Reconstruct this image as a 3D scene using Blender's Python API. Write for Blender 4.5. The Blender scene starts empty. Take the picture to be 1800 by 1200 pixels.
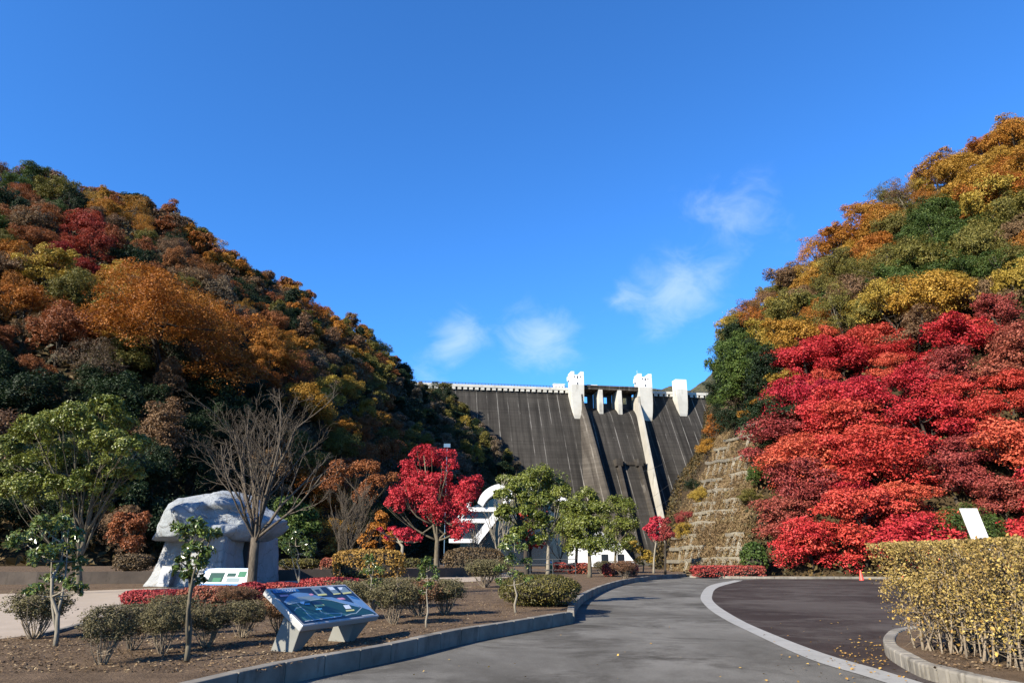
import bpy, bmesh, math, random
import numpy as np
from mathutils import Vector, Matrix, noise
from mathutils.bvhtree import BVHTree

S = bpy.context.scene
COL = S.collection
R = math.radians

# ------------------------------------------------------------------ camera
PITCH = math.atan(378 / 1200.0)
CP, SP = math.cos(PITCH), math.sin(PITCH)
EYE = 1.6
cam = bpy.data.cameras.new('camera')
cam.lens, cam.sensor_width = 24.0, 36.0
cam.clip_start, cam.clip_end = 0.1, 12000
cam_o = bpy.data.objects.new('camera', cam)
COL.objects.link(cam_o)
cam_o.location = (0, 0, EYE)
cam_o.rotation_euler = (R(90) + PITCH, 0, 0)
S.camera = cam_o

# ------------------------------------------------------------------ sky, sun, exposure
SUN_EL, SUN_AZ = R(30), R(226)            # azimuth clockwise from +Y: behind the camera, to its left
SUN = Vector((math.sin(SUN_AZ) * math.cos(SUN_EL), math.cos(SUN_AZ) * math.cos(SUN_EL), math.sin(SUN_EL)))
world = bpy.data.worlds.new('World')
S.world = world
world.use_nodes = True
wt = world.node_tree
bg = wt.nodes['Background']
sky = wt.nodes.new('ShaderNodeTexSky')
sky.sky_type = 'NISHITA'
sky.sun_disc = False
sky.sun_elevation, sky.sun_rotation = SUN_EL, SUN_AZ
sky.altitude = 600
sky.air_density, sky.dust_density, sky.ozone_density = 1.0, 0.15, 2.2
bg.inputs['Strength'].default_value = 0.075


def wisps(nt, sky_out):
    """thin white clouds in the lower sky, at their own directions"""
    N, L = nt.nodes, nt.links
    tc = N.new('ShaderNodeTexCoord')
    acc = None
    spots = [(805, 588, 48, 1.2), (940, 590, 64, 1.05), (1165, 520, 74, 1.0), (1085, 520, 32, .55), (1310, 380, 72, .8),
             (1200, 362, 40, .4), (1240, 485, 60, .55), (760, 655, 46, .6), (985, 600, 55, .4)]
    for px, py, r, k in spots:
        cx, cy = (px - 900) / 1200, (600 - py) / 1200
        d = Vector((cx, CP - SP * cy, SP + CP * cy)).normalized()
        dot = N.new('ShaderNodeVectorMath'); dot.operation = 'DISTANCE'
        L.new(tc.outputs['Generated'], dot.inputs[0]); dot.inputs[1].default_value = d
        mr = N.new('ShaderNodeMapRange'); mr.interpolation_type = 'SMOOTHERSTEP'
        L.new(dot.outputs['Value'], mr.inputs[0])
        mr.inputs[1].default_value = 0; mr.inputs[2].default_value = r * 1.7 / 1200
        mr.inputs[3].default_value = k; mr.inputs[4].default_value = 0
        if acc is None:
            acc = mr.outputs[0]
        else:
            a = N.new('ShaderNodeMath'); a.operation = 'ADD'
            L.new(acc, a.inputs[0]); L.new(mr.outputs[0], a.inputs[1]); acc = a.outputs[0]
    def cloudnoise(scale, stretch, detail, dist):
        mp = N.new('ShaderNodeMapping'); mp.inputs['Rotation'].default_value = (0, R(-50), 0); mp.inputs['Scale'].default_value = stretch
        L.new(tc.outputs['Generated'], mp.inputs[0])
        q = N.new('ShaderNodeTexNoise'); q.inputs['Scale'].default_value = scale; q.inputs['Detail'].default_value = detail
        q.inputs['Roughness'].default_value = .58; q.inputs['Distortion'].default_value = dist
        L.new(mp.outputs[0], q.inputs['Vector'])
        return q.outputs['Fac']
    a1 = cloudnoise(15, (1, 1, 1.5), 10, .5)
    e = N.new('ShaderNodeMath'); e.operation = 'MULTIPLY_ADD'      # mask + noise - threshold
    L.new(a1, e.inputs[0]); e.inputs[1].default_value = 2.6
    L.new(acc, e.inputs[2])
    m = N.new('ShaderNodeMapRange'); m.interpolation_type = 'SMOOTHSTEP'
    L.new(e.outputs[0], m.inputs[0])
    m.inputs[1].default_value = 1.45; m.inputs[2].default_value = 3.3; m.inputs[3].default_value = 0; m.inputs[4].default_value = .55
    cl = N.new('ShaderNodeMath'); cl.operation = 'MULTIPLY'
    g0 = N.new('ShaderNodeMath'); g0.operation = 'MULTIPLY'; g0.use_clamp = True
    L.new(acc, g0.inputs[0]); g0.inputs[1].default_value = 2.5
    L.new(m.outputs[0], cl.inputs[0]); L.new(g0.outputs[0], cl.inputs[1])
    tint = N.new('ShaderNodeMix'); tint.data_type = 'RGBA'; tint.blend_type = 'MULTIPLY'; tint.inputs[0].default_value = 1
    L.new(sky_out, tint.inputs[6]); tint.inputs[7].default_value = (.35, .86, 1.44, 1)   # a clear dry late autumn sky
    mx = N.new('ShaderNodeMix'); mx.data_type = 'RGBA'
    L.new(cl.outputs[0], mx.inputs[0]); L.new(tint.outputs[2], mx.inputs[6]); mx.inputs[7].default_value = (4.0, 4.9, 6.2, 1)
    return mx.outputs[2]


wt.links.new(wisps(wt, sky.outputs[0]), bg.inputs['Color'])
sun = bpy.data.lights.new('sun', 'SUN')
sun.energy, sun.angle, sun.color = 5.0, R(.53), (1.0, .91, .76)
sun_o = bpy.data.objects.new('sun', sun)
COL.objects.link(sun_o)
sun_o.rotation_euler = (-SUN).to_track_quat('-Z', 'Y').to_euler()
S.view_settings.view_transform = 'Standard'
S.view_settings.look = 'None'
S.view_settings.exposure = 1.45
S.view_settings.gamma = 1.0
S.view_settings.use_curve_mapping = False
S.cycles.max_bounces = 6
S.cycles.diffuse_bounces = 3
S.cycles.transparent_max_bounces = 8
S.cycles.use_denoising = True


# ------------------------------------------------------------------ pixel of the photograph -> point in the place
def ray(px, py):
    cx, cy = (px - 900) / 1200.0, (600 - py) / 1200.0
    return Vector((cx, CP - SP * cy, SP + CP * cy))


def G(px, py, z=0.0):
    d = ray(px, py)
    t = (z - EYE) / d.z
    return Vector((d.x * t, d.y * t, z))


def P(px, py, Y):
    d = ray(px, py)
    t = Y / d.y
    return Vector((d.x * t, Y, EYE + d.z * t))


def proj(p):
    q = Vector(p) - Vector((0, 0, EYE))
    dep = q.y * CP + q.z * SP
    up = -q.y * SP + q.z * CP
    if dep < .1:
        return (-1e5, -1e5)
    return (900 + 1200 * q.x / dep, 600 - 1200 * up / dep)


def mpp(Y, py=980):
    """metres per photo pixel at depth Y near row py"""
    return Y / ray(900, py).y / 1200.0


# ------------------------------------------------------------------ materials
def mat(name):
    m = bpy.data.materials.new(name)
    m.use_nodes = True
    nt = m.node_tree
    return m, nt, nt.nodes['Principled BSDF']


def ramp(nt, fac, stops):
    r = nt.nodes.new('ShaderNodeValToRGB')
    e = r.color_ramp.elements
    while len(e) < len(stops):
        e.new(.5)
    for k, (p, c) in enumerate(stops):
        e[k].position = p
        e[k].color = (c[0], c[1], c[2], 1)
    nt.links.new(fac, r.inputs[0])
    return r.outputs[0]


def nz(nt, scale, detail=5, rough=.55, vec=None, stretch=None, obj=True, dist=0):
    tc = nt.nodes.new('ShaderNodeTexCoord')
    n = nt.nodes.new('ShaderNodeTexNoise')
    n.inputs['Scale'].default_value = scale
    n.inputs['Detail'].default_value = detail
    n.inputs['Roughness'].default_value = rough
    n.inputs['Distortion'].default_value = dist
    src = tc.outputs['Object'] if obj else tc.outputs['Generated']
    if stretch:
        mp = nt.nodes.new('ShaderNodeMapping')
        mp.inputs['Scale'].default_value = stretch
        nt.links.new(src, mp.inputs[0])
        src = mp.outputs[0]
    nt.links.new(src, n.inputs['Vector'])
    return n.outputs['Fac']


def mixc(nt, fac, a, b, mode='MIX'):
    m = nt.nodes.new('ShaderNodeMix')
    m.data_type = 'RGBA'
    m.blend_type = mode
    for v, i in ((fac, 0), (a, 6), (b, 7)):
        if hasattr(v, 'is_linked') or hasattr(v, 'links'):
            nt.links.new(v, m.inputs[i])
        else:
            m.inputs[i].default_value = v if i == 0 else (v[0], v[1], v[2], 1)
    return m.outputs[2]


def mth(nt, op, a, b=None, clamp=False):
    m = nt.nodes.new('ShaderNodeMath')
    m.operation = op
    m.use_clamp = clamp
    for v, i in ((a, 0), (b, 1)):
        if v is None:
            continue
        if hasattr(v, 'links'):
            nt.links.new(v, m.inputs[i])
        else:
            m.inputs[i].default_value = v
    return m.outputs[0]


def bump(nt, b, h, strength=.4, dist=.05):
    n = nt.nodes.new('ShaderNodeBump')
    n.inputs['Strength'].default_value = strength
    n.inputs['Distance'].default_value = dist
    nt.links.new(h, n.inputs['Height'])
    nt.links.new(n.outputs[0], b.inputs['Normal'])


ALB = .60      # the picture is exposed for deep shade: measured sunlit colours scaled back to the surface's own


def leaf_mat(name, cols, rough=.55, spec=.25, trans=.25, objvar=.35):
    """cols: three colours spread over single leaves; every tree shifts a little as a whole"""
    m, nt, b = mat(name)
    g = nt.nodes.new('ShaderNodeNewGeometry')
    oi = nt.nodes.new('ShaderNodeObjectInfo')
    cl = nz(nt, .55, 3, .6)
    f = mth(nt, 'ADD', mth(nt, 'MULTIPLY', g.outputs['Random Per Island'], .55), mth(nt, 'SUBTRACT', mth(nt, 'MULTIPLY', cl, 1.5), .52))
    f = mth(nt, 'ADD', f, mth(nt, 'MULTIPLY', mth(nt, 'SUBTRACT', oi.outputs['Random'], .5), objvar), True)
    cols = [[x * ALB for x in q] for q in cols]
    c = ramp(nt, f, [(0.0, cols[0]), (.5, cols[1]), (1.0, cols[2])])
    hs = nt.nodes.new('ShaderNodeHueSaturation')
    nt.links.new(c, hs.inputs['Color'])
    nt.links.new(mth(nt, 'ADD', mth(nt, 'MULTIPLY', oi.outputs['Random'], .016), .492), hs.inputs['Hue'])
    rv = mth(nt, 'ADD', mth(nt, 'MULTIPLY', g.outputs['Random Per Island'], .35), .825)
    nt.links.new(rv, hs.inputs['Value'])
    c = hs.outputs[0]
    nt.links.new(c, b.inputs['Base Color'])
    b.inputs['Roughness'].default_value = rough
    b.inputs['Specular IOR Level'].default_value = spec
    if trans > 0:
        t = nt.nodes.new('ShaderNodeBsdfTranslucent')
        nt.links.new(c, t.inputs['Color'])
        mx = nt.nodes.new('ShaderNodeMixShader')
        mx.inputs[0].default_value = trans
        out = nt.nodes['Material Output']
        nt.links.new(b.outputs[0], mx.inputs[1])
        nt.links.new(t.outputs[0], mx.inputs[2])
        nt.links.new(mx.outputs[0], out.inputs['Surface'])
    return m


def plain(name, col, rough=.6, var=.15, scale=3.0, metal=0.0, spec=.4, bmp=0.0):
    m, nt, b = mat(name)
    col = [c * (ALB if max(col) < .6 else .85) for c in col]
    f = nz(nt, scale, 6, .6)
    lo = [c * (1 - var) for c in col]
    hi = [min(1, c * (1 + var)) for c in col]
    nt.links.new(ramp(nt, f, [(.3, lo), (.7, hi)]), b.inputs['Base Color'])
    b.inputs['Roughness'].default_value = rough
    b.inputs['Metallic'].default_value = metal
    b.inputs['Specular IOR Level'].default_value = spec
    if bmp:
        bump(nt, b, nz(nt, scale * 6, 4), bmp, .02)
    return m


M = {}
LF = {
    'orange':   [(.32, .105, .016), (.52, .20, .028), (.62, .29, .05)],
    'amber':    [(.33, .155, .02), (.53, .275, .035), (.62, .37, .075)],
    'gold':     [(.30, .195, .025), (.50, .345, .05), (.60, .43, .09)],
    'rust':     [(.22, .078, .025), (.36, .125, .04), (.42, .17, .06)],
    'red':      [(.22, .03, .016), (.38, .048, .026), (.44, .09, .04)],
    'brown':    [(.16, .094, .046), (.26, .15, .076), (.32, .20, .10)],
    'greybrown': [(.16, .12, .08), (.25, .185, .115), (.31, .235, .145)],
    'olive':    [(.11, .105, .024), (.20, .18, .036), (.30, .24, .055)],
    'green':    [(.035, .07, .014), (.08, .13, .024), (.15, .195, .036)],
    'dark':     [(.011, .025, .010), (.021, .044, .014), (.04, .068, .02)],
    'crimson':  [(.38, .016, .022), (.62, .036, .042), (.70, .08, .062)],
    'scarlet':  [(.52, .036, .030), (.74, .082, .058), (.76, .15, .09)],
    'salmon':   [(.26, .045, .038), (.42, .085, .062), (.46, .14, .09)],
    'bright_crimson': [(.42, .016, .03), (.66, .038, .06), (.72, .08, .09)],
}
for k, v in LF.items():
    M[k] = leaf_mat(k + '_leaves', v)
M['camphor'] = leaf_mat('light_green_leaves', [(.075, .105, .016), (.18, .215, .03), (.31, .315, .06)], .42, .4, .22)
M['glossy'] = leaf_mat('glossy_leaves', [(.045, .085, .018), (.11, .165, .03), (.34, .36, .09)], .30, .6, .18)
M['dull'] = leaf_mat('dull_shrub_leaves', [(.085, .078, .034), (.15, .13, .058), (.22, .18, .085)], .6, .25, .15)
M['dullred'] = leaf_mat('reddish_shrub_leaves', [(.17, .085, .045), (.24, .14, .07), (.30, .10, .055)], .6, .25, .15)
M['azalea'] = leaf_mat('red_azalea_leaves', [(.32, .034, .032), (.48, .07, .06), (.52, .16, .10)], .55, .25, .2)
M['azalea_pale'] = leaf_mat('faded_azalea_leaves', [(.24, .06, .04), (.36, .10, .06), (.38, .19, .10)], .55, .25, .2)
M['goldhedge'] = leaf_mat('golden_hedge_leaves', [(.21, .12, .028), (.40, .23, .05), (.52, .32, .075)], .55, .25, .2)
M['yellowhedge'] = leaf_mat('yellow_hedge_leaves', [(.17, .105, .04), (.38, .255, .08), (.60, .45, .13)], .5, .3, .22)
M['topiary'] = leaf_mat('olive_topiary_leaves', [(.05, .05, .01), (.11, .10, .018), (.20, .16, .03)], .5, .3, .12)
M['brownhedge'] = leaf_mat('brown_hedge_leaves', [(.09, .065, .03), (.16, .11, .05), (.22, .15, .07)], .6, .25, .15)
M['drygrass'] = leaf_mat('dry_grass_blades', [(.13, .085, .038), (.24, .16, .075), (.28, .235, .10)], .7, .2, .15)
M['litter'] = leaf_mat('litter', [(.09, .055, .03), (.20, .13, .065), (.42, .33, .20)], .7, .2, 0)
M['litter_yellow'] = leaf_mat('yellow_litter', [(.25, .13, .04), (.45, .28, .06), (.60, .42, .10)], .6, .2, 0)
M['scrub'] = leaf_mat('scrub_leaves', [(.03, .035, .012), (.08, .06, .022), (.15, .09, .03)], .6, .2, .15)


def bark(name, lo, hi, sc=9):
    m, nt, b = mat(name)
    lo, hi = ([x * ALB for x in q] for q in (lo, hi))
    f = nz(nt, sc, 6, .65, stretch=(1, 1, .25))
    nt.links.new(ramp(nt, f, [(.32, lo), (.68, hi)]), b.inputs['Base Color'])
    b.inputs['Roughness'].default_value = .85
    b.inputs['Specular IOR Level'].default_value = .2
    bump(nt, b, f, .5, .03)
    return m


M['twig_dark'] = bark('dark_twig_bark', (.06, .047, .036), (.17, .138, .10), 20)
M['bark_dark'] = bark('dark_bark', (.03, .024, .018), (.085, .068, .05))
M['bark'] = bark('grey_bark', (.09, .075, .05), (.21, .18, .125))
M['bark_pale'] = bark('pale_bark', (.20, .175, .13), (.36, .32, .25))
M['twig'] = bark('twig_bark', (.17, .135, .095), (.36, .29, .21), 20)

# ------------------------------------------------------------------ mesh helpers


class MB:
    def __init__(s):
        s.v, s.f, s.n = [], [], 0     # faces: (array (k, m), material index)

    def add(s, v, f, mi=0):
        v = np.asarray(v, dtype=np.float64).reshape(-1, 3)
        f = np.asarray(f, dtype=np.int64)
        s.v.append(v)
        s.f.append((f + s.n, mi))
        s.n += len(v)

    def poly(s, pts, mi=0):
        s.add(pts, [list(range(len(pts)))], mi)

    def box(s, lo, hi, mi=0, fn=None):
        x0, y0, z0 = lo
        x1, y1, z1 = hi
        v = [(x0, y0, z0), (x1, y0, z0), (x1, y1, z0), (x0, y1, z0), (x0, y0, z1), (x1, y0, z1), (x1, y1, z1), (x0, y1, z1)]
        if fn:
            v = [fn(p) for p in v]
        s.add(v, [(0, 3, 2, 1), (4, 5, 6, 7), (0, 1, 5, 4), (1, 2, 6, 5), (2, 3, 7, 6), (3, 0, 4, 7)], mi)

    def tube(s, pts, rad, sides=6, mi=0, cap=True):
        pts = np.asarray(pts, dtype=np.float64)
        rad = np.asarray(rad, dtype=np.float64)
        k = len(pts)
        t = np.gradient(pts, axis=0)
        t /= np.linalg.norm(t, axis=1)[:, None] + 1e-12
        ref = np.array([.0, 1.0, .0]) if abs(t[:, 1]).max() < .9 else np.array([1.0, 0, 0])
        if abs(t @ ref).max() > .97:
            ref = np.array([.577, .577, .577])
        a = np.cross(t, ref)
        a /= np.linalg.norm(a, axis=1)[:, None] + 1e-12
        b = np.cross(t, a)
        ang = np.arange(sides) * 2 * math.pi / sides
        ring = np.cos(ang)[None, :, None] * a[:, None, :] + np.sin(ang)[None, :, None] * b[:, None, :]
        v = pts[:, None, :] + ring * rad[:, None, None]
        i = np.arange(k - 1)[:, None] * sides
        j = np.arange(sides)[None, :]
        j2 = (j + 1) % sides
        q = np.stack([i + j, i + sides + j, i + sides + j2, i + j2], axis=-1).reshape(-1, 4)
        s.add(v.reshape(-1, 3), q, mi)
        if cap:
            s.f.append((np.array([[s.n - 1 - x for x in range(sides)]]), mi))
            s.f.append((np.array([[s.n - k * sides + x for x in range(sides)]]), mi))

    def mesh(s, name, mats, smooth=False):
        me = bpy.data.meshes.new(name)
        v = np.concatenate(s.v) if s.v else np.zeros((0, 3))
        tot, idx, mi = [], [], []
        for f, m in s.f:
            tot.append(np.full(len(f), f.shape[1]))
            idx.append(f.ravel())
            mi.append(np.full(len(f), m))
        tot = np.concatenate(tot); idx = np.concatenate(idx); mi = np.concatenate(mi)
        me.vertices.add(len(v))
        me.vertices.foreach_set('co', v.ravel())
        me.loops.add(len(idx))
        me.loops.foreach_set('vertex_index', idx)
        me.polygons.add(len(tot))
        st = np.concatenate([[0], np.cumsum(tot)[:-1]])
        me.polygons.foreach_set('loop_start', st)
        me.polygons.foreach_set('loop_total', tot)
        me.polygons.foreach_set('material_index', mi)
        me.polygons.foreach_set('use_smooth', np.full(len(tot), smooth))
        for m in (mats if isinstance(mats, (list, tuple)) else [mats]):
            me.materials.append(m)
        me.update(calc_edges=True)
        me.validate()
        return me

    def build(s, name, mats, parent=None, smooth=False):
        o = bpy.data.objects.new(name, s.mesh(name, mats, smooth))
        COL.objects.link(o)
        if parent:
            o.parent = parent
        return o


def tag(o, label=None, cat=None, group=None, kind=None):
    if label: o['label'] = label
    if cat: o['category'] = cat
    if group: o['group'] = group
    if kind: o['kind'] = kind
    return o


def empty(name, loc=(0, 0, 0), rz=0.0, label=None, cat=None, group=None):
    o = bpy.data.objects.new(name, None)
    o.empty_display_size = .3
    COL.objects.link(o)
    o.location = loc
    o.rotation_euler = (0, 0, rz)
    return tag(o, label, cat, group)


def structure(name, mb, m, smooth=False):
    o = mb.build(name, m, None, smooth)
    o['kind'] = 'structure'
    return o


def unit(a):
    return a / (np.linalg.norm(a, axis=-1, keepdims=True) + 1e-9)


def cards(mb, c, n, size, rng, aspect=.62, fold=.12, mi=0):
    """diamond leaves at points c, facing n"""
    k = len(c)
    size = np.broadcast_to(size, (k,)) * rng.uniform(.65, 1.35, k)
    a = unit(np.cross(n, unit(rng.normal(size=(k, 3)))))
    b = np.cross(n, a)
    A = a * (size * .5)[:, None]
    B = b * (size * .5 * aspect)[:, None]
    F = n * (size * fold)[:, None]
    v = np.stack([c - A, c + B + F, c + A, c - B + F], axis=1).reshape(-1, 3)
    mb.add(v, np.arange(k * 4).reshape(k, 4), mi)


def lobe_leaves(mb, lobes, count, size, rng, clumps=14, tight=.28, up=.35, inner=.14, mi=0, aspect=.62, rand=.6, droop=0.0):
    """leaves in clumps over flattened balls; lobes: (centre, (rx, ry, rz))"""
    C = np.array([l[0] for l in lobes], dtype=float)
    Rr = np.array([l[1] for l in lobes], dtype=float)
    w = (Rr[:, 0] * Rr[:, 1] + Rr[:, 0] * Rr[:, 2])
    w /= w.sum()
    nl = len(lobes)
    cd = unit(rng.normal(size=(nl, clumps, 3)))
    cd[..., 2] = np.where((cd[..., 2] < -.25) & (rng.random((nl, clumps)) < .75), -cd[..., 2], cd[..., 2])
    cr = rng.uniform(.70, 1.16, (nl, clumps))
    li = rng.choice(nl, count, p=w)
    ci = rng.integers(0, clumps, count)
    d = unit(cd[li, ci] + rng.normal(size=(count, 3)) * tight)
    rad = cr[li, ci] * rng.uniform(.80, 1.06, count)
    ins = rng.random(count) < inner
    rad = np.where(ins, rng.uniform(.15, .75, count), rad)
    p = C[li] + d * Rr[li] * rad[:, None]
    p[:, 2] -= droop * np.linalg.norm(d[:, :2], axis=1) * Rr[li, 0]
    nn = unit(d / (Rr[li] / Rr[li].max(axis=1, keepdims=True)))
    nn = unit(nn + rng.normal(size=(count, 3)) * rand + np.array([0, 0, up]))
    cards(mb, p, nn, size, rng, aspect, mi=mi)


def split_lobes(lobes, rng, k=3, s=.55):
    out = []
    for c, r in lobes:
        for _ in range(k):
            d = unit(rng.normal(size=3) + np.array([0, 0, .25]))
            out.append((tuple(np.array(c) + d * np.array(r) * .85), tuple(np.array(r) * s * rng.uniform(.75, 1.2))))
    return out


def bend(p, q, rng, k=5, sag=.12):
    p, q = np.array(p, float), np.array(q, float)
    t = np.linspace(0, 1, k)[:, None]
    L = np.linalg.norm(q - p)
    pts = p + (q - p) * t
    off = rng.normal(size=3) * L * sag * .5
    off[2] -= L * sag
    pts += np.sin(t * math.pi) * off
    return pts


def tree_wood(mb, base, fork, lobes, r0, rng, sides=7, sub=3, mi=0, start=.55):
    base, fork = np.array(base, float), np.array(fork, float)
    top = np.array(max(lobes, key=lambda l: l[0][2])[0])
    tr = np.concatenate([bend(base, fork, rng, 5, .03), bend(fork, top, rng, 6, .04)[1:]])
    rr = np.concatenate([np.linspace(r0 * 1.15, r0 * .8, 5), np.linspace(r0 * .72, r0 * .16, 5)])
    rr[0] = r0 * 1.5
    mb.tube(tr, rr, sides, mi)
    for c, rad in lobes:
        c = np.array(c, float)
        s0 = tr[4 + min(4, int(rng.integers(0, 4)))] if c[2] > fork[2] + 1e-3 else tr[3]
        if np.linalg.norm(c - s0) < 1e-3:
            continue
        L = bend(s0, c, rng, 6, .10)
        r1 = r0 * .42 * rng.uniform(.7, 1.1)
        mb.tube(L, np.linspace(r1, r1 * .25, 6), max(4, sides - 2), mi)
        for _ in range(sub):
            e = c + unit(rng.normal(size=3) + np.array([0, 0, .35])) * np.array(rad) * .9
            mb.tube(bend(L[int(rng.integers(2, 5))], e, rng, 4, .08), np.linspace(r1 * .4, r1 * .08, 4), 4, mi)


def grow(mb, rng, p, d, L, r, lvl, maxl, up=.25, spread=.55, kids=5, wig=.12, sides=(6, 5, 4, 3, 3), rmin=.004, ratio=.62):
    n = 6 if lvl < 2 else 4
    pts = [np.array(p, float)]
    d = unit(np.array(d, float))
    dirs = []
    for _ in range(n - 1):
        d = unit(d + rng.normal(size=3) * wig + np.array([0, 0, up * .35]))
        dirs.append(d)
        pts.append(pts[-1] + d * L / (n - 1))
    rt = max(r * .35, rmin * .7)
    mb.tube(pts, np.linspace(r, rt, n), sides[min(lvl, len(sides) - 1)], cap=False)
    if lvl >= maxl:
        return
    for k in range(kids):
        t = .25 + .75 * (k + rng.random()) / kids
        i = min(n - 2, int(t * (n - 1)))
        f = t * (n - 1) - i
        q = pts[i] + (pts[i + 1] - pts[i]) * min(f, 1)
        s = unit(rng.normal(size=3))
        s = unit(s - dirs[i] * (s @ dirs[i]))
        dd = unit(dirs[i] + s * spread * rng.uniform(.7, 1.3))
        grow(mb, rng, q, dd, L * ratio * rng.uniform(.65, 1.1) * (1.15 - .45 * t), max(r * .5 * (1.1 - .4 * t), rmin), lvl + 1, maxl, up, spread, max(3, kids - 1), wig, sides, rmin, ratio)


# ------------------------------------------------------------------ setting: ground, road, lot, kerbs
def soil_mat(name, lo, hi, fleck, sc=2.2):
    m, nt, b = mat(name)
    lo, hi, fleck = ([x * ALB for x in q] for q in (lo, hi, fleck))
    f = nz(nt, sc, 9, .68)
    c = ramp(nt, f, [(.28, lo), (.72, hi)])
    v = nz(nt, sc * 22, 3, .6)
    c = mixc(nt, mth(nt, 'MULTIPLY', mth(nt, 'GREATER_THAN', v, .66), .6), c, fleck)
    nt.links.new(c, b.inputs['Base Color'])
    b.inputs['Roughness'].default_value = .95
    b.inputs['Specular IOR Level'].default_value = .1
    bump(nt, b, nz(nt, sc * 9, 8, .7), .8, .06)
    return m


M['soil'] = soil_mat('mulch_soil', (.095, .064, .040), (.235, .163, .105), (.42, .33, .23))
M['earth'] = soil_mat('forest_earth', (.035, .026, .014), (.09, .06, .03), (.13, .09, .04), .25)
M['slope'] = soil_mat('dry_slope', (.17, .115, .06), (.28, .20, .11), (.34, .27, .16), .5)
M['plaza'] = plain('beige_paving', (.46, .375, .285), .85, .10, 1.2, bmp=.2)


def asphalt(name, base, worn, stain, sc=.35):
    m, nt, b = mat(name)
    base, worn, stain = ([x * ALB for x in q] for q in (base, worn, stain))
    f = nz(nt, sc, 6, .6, stretch=(1.6, .75, 1))
    c = ramp(nt, f, [(.30, base), (.62, worn)])
    s = nz(nt, .42, 9, .74, stretch=(.8, 1.1, 1), dist=.6)
    c = mixc(nt, ramp(nt, s, [(.49, (0, 0, 0)), (.63, (.85, .85, .85))]), c, stain)
    g = nz(nt, 60, 2, .5)
    c = mixc(nt, .55, c, ramp(nt, g, [(.35, (.4, .4, .4)), (.65, (1.1, 1.1, 1.1))]), 'MULTIPLY')
    d = nz(nt, .13, 10, .74, stretch=(1, 1, 1), dist=.5)
    c = mixc(nt, ramp(nt, d, [(.47, (0, 0, 0)), (.60, (.6, .6, .6))]), c, stain)
    sp = nz(nt, 26, 3, .6)
    c = mixc(nt, mth(nt, 'MULTIPLY', mth(nt, 'GREATER_THAN', sp, .68), .35), c, [x * 1.7 for x in worn])
    nt.links.new(c, b.inputs['Base Color'])
    b.inputs['Roughness'].default_value = .95
    b.inputs['Specular IOR Level'].default_value = .06
    bump(nt, b, g, .6, .008)
    return m


M['road'] = asphalt('worn_asphalt', (.150, .142, .125), (.255, .243, .218), (.070, .064, .054))
M['lot'] = asphalt('dark_asphalt', (.050, .037, .033), (.068, .051, .046), (.13, .112, .10), .2)


def concrete(name, lo, hi, stain, sc=1.5):
    m, nt, b = mat(name)
    lo, hi, stain = ([x * ALB for x in q] for q in (lo, hi, stain))
    f = nz(nt, sc, 8, .65)
    c = ramp(nt, f, [(.3, lo), (.7, hi)])
    s = nz(nt, sc * 3.2, 6, .7, stretch=(1, 1, .3))
    c = mixc(nt, ramp(nt, s, [(.55, (0, 0, 0)), (.72, (.8, .8, .8))]), c, stain)
    nt.links.new(c, b.inputs['Base Color'])
    b.inputs['Roughness'].default_value = .85
    b.inputs['Specular IOR Level'].default_value = .25
    bump(nt, b, nz(nt, sc * 14, 5, .6), .3, .012)
    return m


M['kerb'] = concrete('kerb_concrete', (.15, .135, .11), (.36, .33, .28), (.06, .052, .04), 1.1)
M['band'] = concrete('flush_concrete', (.34, .335, .31), (.44, .43, .40), (.26, .25, .23))

m, nt, b = mat('valley_floor')
nt.links.new(ramp(nt, nz(nt, .02, 8, .6), [(.3, (.03, .03, .012)), (.7, (.08, .06, .03))]), b.inputs['Base Color'])
b.inputs['Roughness'].default_value = 1
M['valley'] = m

g = MB()
g.poly([(-4000, -4000, -.06), (4000, -4000, -.06), (4000, 4000, -.06), (-4000, 4000, -.06)])
structure('ground', g, M['valley'])


def sheet(pts, z):
    """flat sheet over a possibly concave outline"""
    from mathutils.geometry import tessellate_polygon
    pp = [Vector((p[0], p[1], 0)) for p in pts]
    tris = tessellate_polygon([pp])
    mb = MB()
    f = []
    for t in tris:
        a, b_, c_ = (pp[i] for i in t)
        f.append(t if (b_ - a).cross(c_ - a).z > 0 else (t[0], t[2], t[1]))
    mb.add([(p[0], p[1], z) for p in pts], f)
    return mb


def smooth_line(pts, per=6):
    """Catmull-Rom through plan points"""
    pts = [np.array(p[:2], float) for p in pts]
    e = [2 * pts[0] - pts[1]] + pts + [2 * pts[-1] - pts[-2]]
    out = []
    for i in range(1, len(e) - 2):
        p0, p1, p2, p3 = e[i - 1:i + 3]
        for k in range(per):
            t = k / per
            out.append(.5 * (2 * p1 + (p2 - p0) * t + (2 * p0 - 5 * p1 + 4 * p2 - p3) * t * t + (3 * p1 - p0 - 3 * p2 + p3) * t ** 3))
    out.append(pts[-1])
    return out


def offset(line, d):
    out = []
    for i, p in enumerate(line):
        a = line[max(0, i - 1)]
        c = line[min(len(line) - 1, i + 1)]
        t = (c - a) / (np.linalg.norm(c - a) + 1e-9)
        out.append(p + np.array([-t[1], t[0]]) * d)
    return out


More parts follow.
